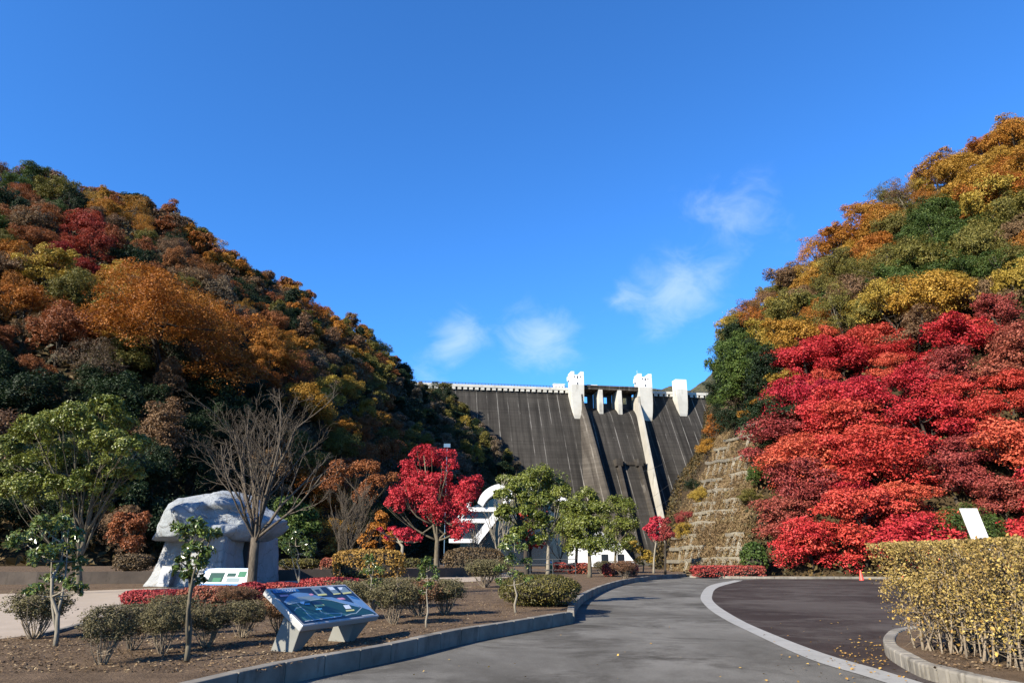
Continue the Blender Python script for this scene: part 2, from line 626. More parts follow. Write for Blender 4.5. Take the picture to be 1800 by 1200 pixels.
def ribbon(outer, inner, z0, z1, gap=.012, step=.9):
    """kerb of separate cast stones between two plan lines"""
    mb = MB()
    acc = 0.0
    n = len(outer)
    for i in range(n - 1):
        a, b_, c_, d = outer[i], outer[i + 1], inner[i + 1], inner[i]
        L = np.linalg.norm(b_ - a)
        k = max(1, round(L / step))
        for j in range(k):
            g0 = gap / max(L, .01)
            u0, u1 = j / k + g0 * .5, (j + 1) / k - g0 * .5
            p = [a + (b_ - a) * u0, a + (b_ - a) * u1, d + (c_ - d) * u1, d + (c_ - d) * u0]
            dz = .006 * math.sin(i * 7.3 + j * 3.1)
            mb.add([(q[0], q[1], z0) for q in p] + [(q[0], q[1], z1 + dz) for q in p],
                   [(4, 5, 6, 7), (0, 1, 5, 4), (1, 2, 6, 5), (2, 3, 7, 6), (3, 0, 4, 7)])
    return mb


def bevel(o, w=.02, seg=2):
    md = o.modifiers.new('round', 'BEVEL')
    md.width, md.segments, md.limit_method = w, seg, 'ANGLE'
    return o


BED = .24
near_px = [(-420, 1465), (-100, 1372), (200, 1287), (500, 1203), (687, 1163), (811, 1132), (904, 1114), (995, 1097), (1008, 1095)]
far_px = [(1010, 1092), (1013, 1074), (1030, 1055), (1060, 1039), (1085, 1030), (1110, 1024), (1160, 1017), (1207, 1013.5)]
near = smooth_line([G(*p) for p in near_px], 3)
far = smooth_line([G(*p) for p in far_px], 3)
k1 = ribbon(near, offset(near, .19), -.05, BED + .03)
k2 = ribbon(far, offset(far, .19), -.05, BED + .03)
k1.v += k2.v
k1.f += [(f + k1.n, mi) for f, mi in k2.f]
k1.n += k2.n
bevel(tag(k1.build('kerb', M['kerb']), 'raised concrete kerb with stepped joint between planting bed and road', 'kerb'))

inner = offset(near, .15) + offset(far, .15)
plateau = [tuple(p) for p in inner] + [(22, 95), (22, 230), (-150, 230), (-150, -6)]
structure('planting_bed', sheet(plateau, BED), M['soil'])

road_edge = [tuple(p) for p in near] + [tuple(p) for p in far]
structure('road', sheet([(-40, -12), ] + [tuple(near[0] + np.array([-.1, .05]))] + [tuple(p + np.array([-.05, .05])) for p in (near + far)[1:]] + [(19, 110), (24, 110), (23, 57), (30, 20), (30, -12)], 0.0), M['road'])

band_out = [(1600, 1212), (1558, 1200), (1510, 1185), (1420, 1157), (1330, 1116), (1270, 1086), (1240, 1064), (1232, 1046), (1249, 1028), (1291, 1019.5)]
band_in = [(1664, 1212), (1621, 1200), (1540, 1175), (1450, 1149), (1360, 1115), (1300, 1088), (1258, 1061), (1252, 1046), (1264, 1031), (1306, 1019.6)]
bo = smooth_line([G(1900, 1310), G(1750, 1262)] + [G(*p) for p in band_out], 4)
bi = smooth_line([G(1964, 1310), G(1814, 1262)] + [G(*p) for p in band_in], 4)
lot = [tuple(p) for p in bo] + [tuple(G(1340, 1017)[:2]), tuple(G(1560, 1017)[:2]), (80, 46), (80, -4)]
structure('parking_lot', sheet(lot, .004), M['lot'])
mb = MB()
for i in range(len(bo) - 1):
    mb.add([(*bo[i], .008), (*bi[i], .008), (*bi[i + 1], .008), (*bo[i + 1], .008)], [(0, 1, 2, 3)])
tag(structure('road_marking', mb, M['band']), 'flush curved concrete strip dividing road from dark lot')

fk = smooth_line([G(1212, 1014.6), G(1300, 1016.4), G(1430, 1017), G(1560, 1017.4), np.array([48, 45.2, 0]), np.array([80, 43.5, 0])], 4)
ko = ribbon(fk, offset(fk, .25), -.05, .17, step=2)
bevel(tag(ko.build('kerb', M['kerb']), 'pale straight kerb at the far edge of the dark lot', 'kerb'))
verge = [tuple(p) for p in offset(fk, .2)] + [(80, 62), (14, 80), (15, 60)]
structure('verge', sheet(verge, .12), M['slope'])

# rounded planter beside the lot
pl_px = [(1900, 1262), (1760, 1228), (1648, 1200), (1609, 1186), (1567, 1161), (1555, 1146), (1560, 1131), (1576, 1122), (1610, 1117), (1700, 1113), (1900, 1108)]
plo = smooth_line([G(*p) for p in pl_px], 4)
pli = offset(plo, -.2)
bevel(tag(ribbon(plo, pli, -.05, .2, step=.7).build('kerb', M['kerb']), 'round-nosed concrete kerb around the yellow hedge planter', 'kerb'), .03)
structure('planter_soil', sheet([tuple(p) for p in offset(plo, -.15)], .17), M['soil'])

# beige paving behind the front bed
pz = [G(p[0], p[1], BED) for p in [(-400, 1180), (-100, 1135), (100, 1110), (215, 1076), (330, 1062), (480, 1050), (640, 1033), (760, 1025), (840, 1021), (900, 1013), (900, 1006), (700, 1010), (500, 1021), (250, 1034), (100, 1040), (-200, 1050), (-400, 1075)]]
structure('paving', sheet([tuple(p[:2]) for p in pz], BED + .005), M['plaza'])
kl = smooth_line([G(p[0], p[1], BED) for p in [(60, 1121), (100, 1112), (150, 1097), (215, 1078)]], 3)
tag(ribbon(kl, offset(kl, .1), BED - .05, BED + .05, step=.6).build('paving_edge', M['kerb']), 'thin pale edging strip along the beige paving', 'edging')

# ------------------------------------------------------------------ hills


class Hill:
    """surface lofted through sections of points (foot ... ridge ... back)"""

    def __init__(s, sections, nu=90, nv=46, amp=3.0, freq=.035, seed=0):
        sec = [smooth3(q, nv) for q in sections]
        A = np.array(sec)
        rows = [smooth3(A[:, j], nu) for j in range(nv)]
        g = np.array(rows).transpose(1, 0, 2)        # nu, nv, 3
        for i in range(nu):
            for j in range(nv):
                p = g[i, j]
                k = min(1.0, max(0.0, p[2] / 10.0))
                n = noise.fractal(Vector((p[0] * freq + seed, p[1] * freq, p[2] * freq)), 1.0, 2.0, 4)
                g[i, j, 2] += n * amp * k
        s.g, s.nu, s.nv = g, nu, nv
        i = np.arange(nu - 1)[:, None] * nv
        j = np.arange(nv - 1)[None, :]
        s.q = np.stack([i + j, i + nv + j, i + nv + j + 1, i + j + 1], -1).reshape(-1, 4)
        s.verts = g.reshape(-1, 3)
        s.bvh = BVHTree.FromPolygons([tuple(v) for v in s.verts], [tuple(map(int, f)) for f in s.q])

    def at(s, u, v):
        x, y = u * (s.nu - 1), v * (s.nv - 1)
        i, j = min(int(x), s.nu - 2), min(int(y), s.nv - 2)
        a, b_ = x - i, y - j
        g = s.g
        p = (1 - a) * (1 - b_) * g[i, j] + a * (1 - b_) * g[i + 1, j] + (1 - a) * b_ * g[i, j + 1] + a * b_ * g[i + 1, j + 1]
        n = np.cross(g[i + 1, j] - g[i, j], g[i, j + 1] - g[i, j])
        n = n / (np.linalg.norm(n) + 1e-9)
        return p, (n if n[2] > 0 else -n)

    def hit(s, px, py):
        h = s.bvh.ray_cast(Vector((0, 0, EYE)), ray(px, py).normalized())
        return h[0], h[1]

    def build(s, m):
        mb = MB()
        mb.add(s.verts, s.q)
        return structure('hill', mb, m, True)


def smooth3(pts, n):
    pts = [np.array(p, float) for p in pts]
    e = [2 * pts[0] - pts[1]] + pts + [2 * pts[-1] - pts[-2]]
    k = len(pts) - 1
    out = []
    for q in np.linspace(0, k, n):
        i = min(int(q), k - 1)
        t = q - i
        p0, p1, p2, p3 = e[i:i + 4]
        out.append(.5 * (2 * p1 + (p2 - p0) * t + (2 * p0 - 5 * p1 + 4 * p2 - p3) * t * t + (3 * p1 - p0 - 3 * p2 + p3) * t ** 3))
    return out


def sec(foot, ridge, bulge=.08, back=(0, 1), drop=45, mids=None):
    f, r = np.array(foot, float), np.array(ridge, float)
    if mids is None:
        mids = []
        for t in (.3, .65):
            p = f + (r - f) * t
            p[2] += bulge * r[2] * math.sin(math.pi * t) * 2
            mids.append(p)
    bk = r + np.array([back[0] * 60, back[1] * 60, -drop])
    return [f - np.array([back[0], back[1], 0]) * 0 + np.array([0, 0, -1.5])] + list(mids) + [r, bk, bk + np.array([back[0] * 120, back[1] * 120, -60])]


def ridge(px, py, Y, th):
    p = P(px, py, Y)
    return (p.x, p.y, p.z - th)


LB = (-.6, .8)
left_hill = Hill([
    sec((-128, 62, 0), ridge(-620, 330, 150, 8), .05, (-.8, .6)),
    sec((-88, 64, 0), ridge(-250, 330, 175, 8), .05, (-.8, .6)),
    sec((-57, 68, 0), ridge(60, 334, 195, 8), .05, LB),
    sec((-43, 76, 0), ridge(270, 376, 235, 9), .05, LB),
    sec((-35, 92, 0), ridge(440, 486, 285, 9), .05, LB),
    sec((-27, 128, 0), ridge(600, 570, 350, 9), .06, LB),
    sec((-6, 215, 0), ridge(722, 664, 425, 9), .05, LB),
    sec((18, 372, 0), ridge(777, 692, 480, 6), 0, LB, mids=[P(905, 818, 402) - Vector((0, 0, 6)), P(838, 752, 445) - Vector((0, 0, 6))]),
    sec((22, 440, 0), (-70, 540, 118), .05, LB),
], 110, 50, 4.0, .03, 3.0)
left_hill.build(M['earth'])

RB = (.45, .9)
right_hill = Hill([
    sec((95, 42, .1), ridge(2150, 110, 115, 8), .05, RB),
    sec((66, 45, .1), ridge(1930, 180, 122, 8), .05, RB),
    sec((46, 48.5, .1), ridge(1740, 262, 128, 8), .05, RB),
    sec((34, 51.5, .1), ridge(1550, 372, 138, 8), .05, RB),
    sec((24, 55.5, .1), ridge(1400, 498, 146, 7.5), .06, RB),
    sec((19.2, 60, .1), ridge(1300, 590, 158, 7.5), .04, RB, mids=[P(1285, 900, 70.5), P(1300, 760, 88)]),
    sec((15.8, 70, .1), ridge(1262, 680, 172, 7), .04, RB, mids=[P(1200, 905, 84), P(1240, 800, 115)]),
    sec((22, 110, 0), (72, 230, 42), .05, RB),
    sec((60, 250, 0), (130, 380, 70), .05, RB),
    sec((125, 420, 0), (200, 540, 118), .05, RB),
], 110, 46, 1.6, .05, 11.0)
right_hill.build(M['earth'])

# unseen ridge added out of frame to shade the foot of the left slope
shade_spur = Hill([
    [(-128, 74, -1), (-128, 64, 58), (-132, 55, 78), (-145, 38, 55), (-160, 20, -1)],
    [(-105, 36, -1), (-118, 32, 52), (-132, 22, 74), (-150, 8, 55), (-165, -10, -1)],
    [(-112, -4, -1), (-128, -2, 40), (-150, -2, 60), (-170, -10, 45), (-190, -30, -1)],
    [(-150, -50, -1), (-160, -42, 30), (-180, -34, 40), (-200, -30, 30), (-220, -50, -1)],
], 40, 30, 5.0, .06, 21.0)
shade_spur.build(M['earth'])

far_hill = Hill([
    [(60, 780, 60), (75, 800, 150), (90, 830, 168), (90, 900, 120)],
    [(150, 740, 60), (175, 770, 170), (185, 800, 192), (190, 900, 140)],
    [(185, 720, 60), (200, 745, 165), (212, 780, 181), (220, 900, 140)],
    [(215, 720, 60), (240, 750, 185), (262, 790, 236), (280, 900, 200)],
    [(300, 720, 60), (340, 760, 250), (370, 800, 330), (380, 900, 300)],
], 160, 110, 4.0, .05, 5.0)
m, nt, b = mat('distant_wood')
nt.links.new(ramp(nt, nz(nt, .06, 10, .78), [(.34, (.018, .03, .016)), (.46, (.06, .062, .028)), (.56, (.11, .09, .045)), (.66, (.13, .065, .04)), (.74, (.04, .05, .024))]), b.inputs['Base Color'])
b.inputs['Roughness'].default_value = 1
bump(nt, b, nz(nt, .12, 8, .75), 1.0, 12)
M['farwood'] = m
far_hill.build(M['farwood'])

# ------------------------------------------------------------------ dam
DO = Vector((76.8, 499.8, 121.0))
DA = math.atan2(30.6, 198.5)
DU, DN = Vector((math.cos(DA), math.sin(DA), 0)), Vector((math.sin(DA), -math.cos(DA), 0))


def vm(h): return .60 * max(0.0, h - 6)


def vc(h): return vm(h) + 1.0 + .07 * max(0, h - 20)


def vw(h): return vc(h) + 9.5 if h > 26 else 12.0 + (vc(26) + 9.5 - 12.0) * max(0, (h - 12) / 14)


def dam_uh(px, py, vf):
    """place (u, h) on the profile vf that shows at this pixel"""
    h = 20.0
    for _ in range(40):
        v = vf(h)
        k = (px - 900) / 1200.0
        bx, by = DO.x + v * DN.x, DO.y + v * DN.y
        dz = DO.z - h - EYE
        u = (k * (by * CP + dz * SP) - bx) / (DU.x - k * DU.y * CP)
        d = ray(px, py)
        Y = by + u * DU.y
        h = DO.z - (EYE + d.z / d.y * Y)
    return u, h


def dam_concrete(name, lo, hi, streak, pale):
    m, nt, b = mat(name)
    lo, hi, streak, pale = ([x * ALB for x in q] for q in (lo, hi, streak, pale))
    tc = nt.nodes.new('ShaderNodeTexCoord')
    sx = nt.nodes.new('ShaderNodeSeparateXYZ')
    nt.links.new(tc.outputs['Object'], sx.inputs[0])
    big = nz(nt, .035, 8, .62)
    st = nz(nt, .16, 8, .7, stretch=(1.5, .05, .06))
    hz = nz(nt, .5, 4, .6, stretch=(.02, .02, 1.6))
    c = ramp(nt, big, [(.3, lo), (.7, hi)])
    c = mixc(nt, ramp(nt, st, [(.44, (0, 0, 0)), (.62, (.85, .85, .85))]), c, streak)
    wst = nz(nt, .22, 7, .72, stretch=(1.3, .04, .05))
    c = mixc(nt, ramp(nt, wst, [(.60, (0, 0, 0)), (.80, (.35, .35, .35))]), c, pale)
    c = mixc(nt, .55, c, ramp(nt, hz, [(.35, (.62, .62, .62)), (.65, (1.25, 1.25, 1.25))]), 'MULTIPLY')
    # vertical joints every 7.5 m with lime, fading in and out
    fr = mth(nt, 'ABSOLUTE', mth(nt, 'SUBTRACT', mth(nt, 'FRACT', mth(nt, 'ADD', mth(nt, 'DIVIDE', sx.outputs[0], 7.5), 100.37)), .5))
    ln = mth(nt, 'LESS_THAN', fr, .030)
    br = nz(nt, .11, 5, .7, stretch=(.8, .1, .35))
    ln = mth(nt, 'MULTIPLY', ln, ramp(nt, br, [(.44, (.05, .05, .05)), (.6, (.8, .8, .8))]))
    c = mixc(nt, ln, c, pale)
    sp = nz(nt, .5, 3, .5)
    c = mixc(nt, mth(nt, 'MULTIPLY', mth(nt, 'GREATER_THAN', sp, .76), .7), c, pale)
    nt.links.new(c, b.inputs['Base Color'])
    b.inputs['Roughness'].default_value = .9
    b.inputs['Specular IOR Level'].default_value = .15
    bump(nt, b, hz, .25, .3)
    return m


M['dam'] = dam_concrete('stained_dam_concrete', (.030, .027, .0235), (.070, .064, .056), (.018, .0165, .0145), (.27, .255, .23))
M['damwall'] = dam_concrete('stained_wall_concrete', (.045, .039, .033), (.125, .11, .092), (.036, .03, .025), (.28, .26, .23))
M['dampale'] = concrete('pale_dam_concrete', (.50, .48, .42), (.72, .70, .63), (.16, .145, .12), .06)
M['damwhite'] = plain('white_render', (.66, .66, .65), .7, .04, .2)
M['gate'] = plain('dark_gate_steel', (.03, .035, .045), .6, .2, .3)
M['rail'] = plain('dark_rail', (.06, .065, .07), .6, .1, 1)
M['window_dark'] = plain('dark_window', (.05, .06, .08), .3, .1, 1)

dam = empty('dam', DO, DA, 'large dark stained concrete dam with white towers closing the valley', 'dam')


def D(u, v, h):
    return (u, -v, -h)


HH = [0, 3, 6, 8, 11, 15, 20, 26, 32, 40, 50, 60, 72, 85, 100, 115, 130, 150]
us_l = list(np.linspace(-190, dam_uh(1020, 683, lambda h: 0)[0], 24))
us_r = list(np.linspace(dam_uh(1135, 683, lambda h: 0)[0], 230, 28))


def face(us, hs, vf, mb=None):
    mb = mb or MB()
    g = [[D(u, vf(h), h) for h in hs] for u in us]
    nv = len(hs)
    v = np.array(g).reshape(-1, 3)
    i = np.arange(len(us) - 1)[:, None] * nv
    j = np.arange(nv - 1)[None, :]
    mb.add(v, np.stack([i + j, i + j + 1, i + nv + j + 1, i + nv + j], -1).reshape(-1, 4))
    return mb


HM = [0.0] + [2, 6, 10, 20, 40, 60, 80, 100, 120, 150]
w = face(us_l, HM, vm)
w.poly([D(-190, 0, 0), D(us_l[-1], 0, 0), D(us_l[-1], -10, 0), D(-190, -10, 0)])
w.build('face', M['dam'], dam)
w = face(us_r, HM, vm)
w.poly([D(us_r[0], 0, 0), D(230, 0, 0), D(230, -10, 0), D(us_r[0], -10, 0)])
w.build('face', M['dam'], dam)
face(list(np.linspace(us_l[-1], us_r[0], 6)), [25, 40, 60, 80, 100, 120, 150], vm).build('face', M['dam'], dam)

# overflow section: edges taken where they show, then built at their real distance
Ltop = [(1027, 700), (1031, 725), (1042, 765), (1058, 815), (1075, 877)]
Rtop = [(1124, 700), (1130, 725), (1139, 765), (1150, 820), (1167, 908)]


def edge(pxs, vf):
    q = [dam_uh(x, y, vf) for x, y in pxs]
    hs = np.array([a[1] for a in q]); uu = np.array([a[0] for a in q])
    cf = np.polyfit(hs, uu, 1)
    return lambda h: float(cf[0] * h + cf[1])


uL, uR = edge(Ltop, vw), edge(Rtop, vw)
HC = [14, 15, 16, 17.5, 19.5, 22, 26, 32, 40, 50, 60, 72, 85, 100, 115, 130, 150]


def vchute(h):
    k = min(1.0, max(0, (h - 14) / 8))
    return -3 + (vc(22) + 3) * (k ** .6) if h < 22 else vc(h)


ch = MB()
n = 9
g = [[D(uL(h) + 1 + (uR(h) - 1 - uL(h)) * a / (n - 1), vchute(h), h) for h in HC] for a in range(n)]
v = np.array(g).reshape(-1, 3)
i = np.arange(n - 1)[:, None] * len(HC); j = np.arange(len(HC) - 1)[None, :]
ch.add(v, np.stack([i + j, i + j + 1, i + len(HC) + j + 1, i + len(HC) + j], -1).reshape(-1, 4))
ch.build('spillway_chute', M['dam'], dam)


def train_wall(uf, side, m, hs, flare=0.0):
    mb = MB()
    rows = []
    for h in hs:
        u0 = uf(h)
        u1 = u0 + side * -1.4
        a, b_ = min(u0, u1), max(u0, u1)
        fl = flare * max(0, h - 14)
        rows.append([D(a - fl, vm(h) - .3 if flare else vm(h) - 6, h), D(a, vw(h), h), D(b_, vw(h), h), D(b_, vm(h) - 6, h)])
    v = np.array(rows).reshape(-1, 3)
    f = []
    for r in range(len(hs) - 1):
        for c in range(3):
            f.append((r * 4 + c, r * 4 + 4 + c, r * 4 + 5 + c, r * 4 + 1 + c))
    mb.add(v, f)
    mb.poly([rows[0][0], rows[0][1], rows[0][2], rows[0][3]])
    return mb.build('training_wall', m, dam)


HW = [7, 12, 16, 20, 26, 32, 40, 50, 60, 72, 85, 100, 115, 130, 150]
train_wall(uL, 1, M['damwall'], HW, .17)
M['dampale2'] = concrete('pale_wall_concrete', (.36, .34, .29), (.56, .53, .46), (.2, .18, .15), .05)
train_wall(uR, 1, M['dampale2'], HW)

# two outlet guide walls low on the chute, with the sill between their heads
for px in (1084, 1120):
    u0, h0 = dam_uh(px, 812, vc)
    mb = MB()
    rows = []
    for h in [h0 + 3, h0 + 5, h0 + 12, h0 + 25, h0 + 45, 140]:
        o5 = 5.0
        du = (uL(h) + uR(h)) / 2 - (uL(h0) + uR(h0)) / 2
        rows.append([D(u0 + du - .8, vc(h) - 3, h), D(u0 + du - .8, vc(h) + o5, h), D(u0 + du + .8, vc(h) + o5, h), D(u0 + du + .8, vc(h) - 3, h)])
    v = np.array(rows).reshape(-1, 3)
    f = [(r * 4 + c, r * 4 + 4 + c, r * 4 + 5 + c, r * 4 + 1 + c) for r in range(len(rows) - 1) for c in range(3)]
    mb.add(v, f)
    mb.box(D(u0 - 2.2, vc(h0) + 6.5, h0 + 3.2), D(u0 + 2.2, vc(h0) - 3, h0 - 1.5))
    mb.build('outlet_wall', M['damwall'], dam)
ua, hb = dam_uh(1086, 811, vc)
ub, _ = dam_uh(1118, 811, vc)
mb = MB()
mb.box(D(ua, vc(hb) + 2.6, hb + 2.4), D(ub, vc(hb) - 3, hb))
mb.build('sill', M['damwall'], dam)


def tower(pxl, pxr, pytop, vfront, hbot, top_m, name='tower', wins=True):
    u0, _ = dam_uh(pxl, 683, lambda h: vfront)
    u1, _ = dam_uh(pxr, 683, lambda h: vfront)
    _, ht = dam_uh(pxl, pytop, lambda h: vfront)
    w_ = u1 - u0
    mb = MB()
    hs = [0, hbot * .45, hbot * .7, hbot * .85, hbot * .95, hbot]
    ins = [0, .04, .09, .14, .19, .26]
    fr = [0, 0, 0, -.1, -.6, -1.8]
    rows = []
    for h, a, b_ in zip(hs, ins, fr):
        rows.append([D(u0 + w_ * a * .9, -3, h), D(u0 + w_ * a, vfront + b_, h), D(u1 - w_ * a, vfront + b_, h), D(u1 - w_ * a * .9, -3, h)])
    v = np.array(rows).reshape(-1, 3)
    f = [(r * 4 + c, r * 4 + 4 + c, r * 4 + 5 + c, r * 4 + 1 + c) for r in range(len(rows) - 1) for c in range(3)]
    mb.add(v, f)
    mb.poly([rows[-1][0], rows[-1][1], rows[-1][2], rows[-1][3]])
    mb.build(name, M['dampale'], dam)
    tb = MB()
    tb.box(D(u0, vfront - .4, 0), D(u1, 1.5, ht + (2.4 if wins else 0)))
    if wins:
        tb.box(D(u0 + .003, vfront - .3, ht + 2.4), D(u0 + w_ * .24, 1.6, ht))
        tb.box(D(u1 - w_ * .24, vfront - .3, ht + 2.4), D(u1 - .003, 1.6, ht))
        tb.box(D(u0 + w_ * .24, 4, ht + 2.4), D(u1 - w_ * .24, 1.6, ht + .8))
        tb.box(D(u0 - 1.3, 6, ht + 5.6), D(u0, 3, ht + 2.6))
    t = tb.build('gatehouse', M['damwhite'], dam)
    if wins:
        c = (u0 + u1) / 2
        for uu, hh, a, b_ in [(c - 2.1, ht + 4, .35, .7), (c, ht + 4.3, .5, 1.0), (c + 2.1, ht + 4, .35, .7), (c, ht + 9, .5, .8), (c, ht + 11.2, .5, .8)]:
            wb = MB()
            wb.box(D(uu - a, vfront - .385, hh + b_), D(uu + a, vfront - .5, hh - b_))
            wb.build('window', M['window_dark'], t)
    return u0, u1, ht


t1 = tower(1005, 1027, 652, 12, 26.5, 0)
t2 = tower(1124, 1147, 656, 12, 26.5, 0)
t3 = tower(1189, 1208, 666, 9, 21.5, 0, wins=False)
an = MB(); an.tube([D(t2[0] + 1, 6, t2[2]), D(t2[0] + 1, 6, t2[2] - 4)], [.12, .08], 5)
an.build('mast', M['damwhite'], dam)

# bridge deck, piers and gates between the two towers
dk = MB()
dk.box(D(t1[1], 9, 2.4), D(t2[0], -8, -.6))
dk.box(D(t1[1], 9.5, -.6), D(t2[0], 9, .5))
dk.build('bridge_deck', M['damwall'], dam)
span = t2[0] - t1[1]
pier_us = [t1[1] + span * .31, t1[1] + span * .655]
for u in pier_us:
    pb = MB()
    for (z0, z1, f0, f1) in ((2.4, 13, 9.2, 9.8), (13, 21, 9.8, 9.0)):
        v = [D(u - 1.5, -6, z0), D(u + 1.5, -6, z0), D(u + 1.5, f0, z0), D(u - 1.5, f0, z0), D(u - 1.5, -6, z1), D(u + 1.5, -6, z1), D(u + 1.5, f1, z1), D(u - 1.5, f1, z1)]
        pb.add(v, [(0, 4, 5, 1), (1, 5, 6, 2), (2, 6, 7, 3), (3, 7, 4, 0), (4, 7, 6, 5)])
    pb.build('pier', M['dampale'], dam)
ed = [t1[1]] + pier_us + [t2[0]]
for k in range(3):
    a, b_ = ed[k] + (1.9 if k else .5), ed[k + 1] - (1.9 if k < 2 else .5)
    L = b_ - a
    o0, o1 = a + L * (.30 if k == 0 else .42), a + L * (.58 if k == 0 else .66)
    gb = MB()
    gb.box(D(a, -5, 17), D(b_, -6, 9.6))
    gb.box(D(a, -5, 4.8), D(b_, -6, 2.2))
    gb.box(D(a, -5, 9.6), D(o0, -6, 4.8))
    gb.box(D(o1, -5, 9.6), D(b_, -6, 4.8))
    for q in np.linspace(a + L * .70, b_ - 1, 3):
        gb.box(D(q - .25, -4.5, 16), D(q + .25, -5, 6))
    gb.build('spillway_gate', M['gate'], dam)
# crest: pale parapet on corbels and a dark handrail
for ua, ub in ((-190, t1[0]), (t2[1], t3[0]), (t3[1], 230)):
    pb = MB()
    pb.box(D(ua, 1.2, 2.0), D(ub, 0.2, .1))
    pb.build('parapet', M['dampale'], dam)
    u = ua + 1
    while u < ub - 2:
        cb = MB()
        cb.box(D(u, 1.0, 3.9), D(u + 2.6, 0.003, 2.0))
        u += 4.2
        if -135 < u < 90:
            cb.build('corbel', M['dampale'], dam)
    rb = MB()
    rb.box(D(ua, .9, -.95), D(ub, .75, -1.15))
    rb.box(D(ua, .9, -.4), D(ub, .78, -.52))
    u = ua + 1
    while u < ub:
        rb.box(D(u, .95, .1), D(u + .35, .7, -1.15))
        u += 2.4
    rb.build('railing', M['rail'], dam)
for u, L, hgt in ((t1[0] - 6, 8, 3.2), (t1[1] + 10, 7, 3.4), (t1[1] + 24, 7.5, 3.0), (t2[0] - 12, 8.5, 2.7)):
    bb = MB()
    bb.box(D(u - L / 2, -2.0, .4), D(u + L / 2, -6, -hgt))
    bb.box(D(u - L / 2 - .4, -1.6, -hgt), D(u + L / 2 + .4, -6.4, -hgt - .4))
    bb.build('winch_house', M['damwhite'], dam)

# cables sagging across the lower face
for k, (a, b_) in enumerate((((1100, 902), (1192, 838)), ((1085, 925), (1200, 862)), ((1122, 830), (1182, 805)))):
    p, q = P(*a, 400), P(*b_, 415)
    cb = MB()
    cb.tube([np.array(p) * (1 - t) + np.array(q) * t - np.array([0, 0, 1.2 * math.sin(math.pi * t)]) for t in np.linspace(0, 1, 12)], np.full(12, .05), 4)
    tag(cb.build('cable', M['rail']), ('lowest thin cable slung across the dam face', 'middle thin cable slung across the dam face', 'uppermost short thin cable slung across the dam face')[(1, 0, 2)[k]], 'cable')

# ------------------------------------------------------------------ hillside trees
def broad_mesh(seed, dense=1.0, leaf=.5, count=4200, kind='round'):
    rng = np.random.default_rng(seed)
    lobes = []
    if kind == 'round':
        for k in range(15):
            a = rng.random() * 6.283
            e = rng.uniform(.0, 1.0)
            rr = 3.6 * math.sqrt(1 - (e * .95) ** 2)
            r = rng.uniform(1.0, 2.3)
            rr *= rng.uniform(.75, 1.2)
            lobes.append(((rr * math.cos(a), rr * math.sin(a), 3.6 + e * 4.6 + rng.normal() * .5), (r, r * rng.uniform(.8, 1.2), r * rng.uniform(.6, .95))))
        lobes.append(((0, 0, 7.2), (2.6, 2.6, 2.2)))
    elif kind == 'tall':
        for k in range(14):
            a = rng.random() * 6.283
            z = rng.uniform(3, 10.5)
            rr = 2.5 * (1 - (z - 3) / 11)
            r = rng.uniform(1.4, 2.2)
            lobes.append(((rr * math.cos(a), rr * math.sin(a), z), (r, r, r * .9)))
    elif kind == 'layer':
        for k in range(16):
            a = rng.random() * 6.283
            z = rng.uniform(1.6, 6.2)
            rr = rng.uniform(.4, 1) * 3.4 * math.sqrt(max(.1, 1 - ((z - 2) / 5.2) ** 2))
            r = rng.uniform(1.2, 2.1)
            lobes.append(((rr * math.cos(a), rr * math.sin(a), z), (r, r, r * .5)))
        lobes.append(((0, 0, 5.6), (2, 2, 1.2)))
    elif kind == 'conifer':
        for k in range(13):
            z = 2 + k * .85
            r = 2.5 * (1 - k / 14)
            for q in range(3):
                a = rng.random() * 6.283
                lobes.append(((r * .5 * math.cos(a), r * .5 * math.sin(a), z), (r * .75, r * .75, .7)))
    mb = MB()
    if leaf < .3:
        lobes = lobes + split_lobes(lobes, rng, 2)
    if leaf < .2:
        lobes = lobes + split_lobes(lobes, rng, 2)
    lobe_leaves(mb, lobes, int(count * dense), leaf, rng, clumps=12, tight=.26 if kind != 'layer' else .34, up=.45, inner=.16,
                droop=.12 if kind == 'layer' else 0)
    wd = MB()
    hmax = max(l[0][2] for l in lobes)
    tree_wood(wd, (0, 0, -.8), (rng.normal() * .2, rng.normal() * .2, hmax * .3), lobes[:9], .22, rng, 6, 2)
    return mb, wd


VAR = {}
for kind, nvar, leaf, count in (('round', 5, .46, 5200), ('tall', 3, .44, 4600), ('layer', 6, .25, 11000), ('conifer', 1, .45, 3600), ('sparse', 3, .32, 3400),
                                ('round_big', 2, .125, 46000), ('round_fine', 4, .25, 13500), ('tall_fine', 3, .25, 11000), ('sparse_fine', 3, .2, 7000)):
    VAR[kind] = []
    for k in range(nvar):
        mb, wd = broad_mesh(100 + len(VAR) * 20 + k, 1, leaf, count, {'sparse': 'round'}.get(kind.split('_')[0], kind.split('_')[0]))
        VAR[kind].append((mb.mesh('crown', M['orange']), wd.mesh('trunk', M['bark_dark'], True)))

TREE_N = {}


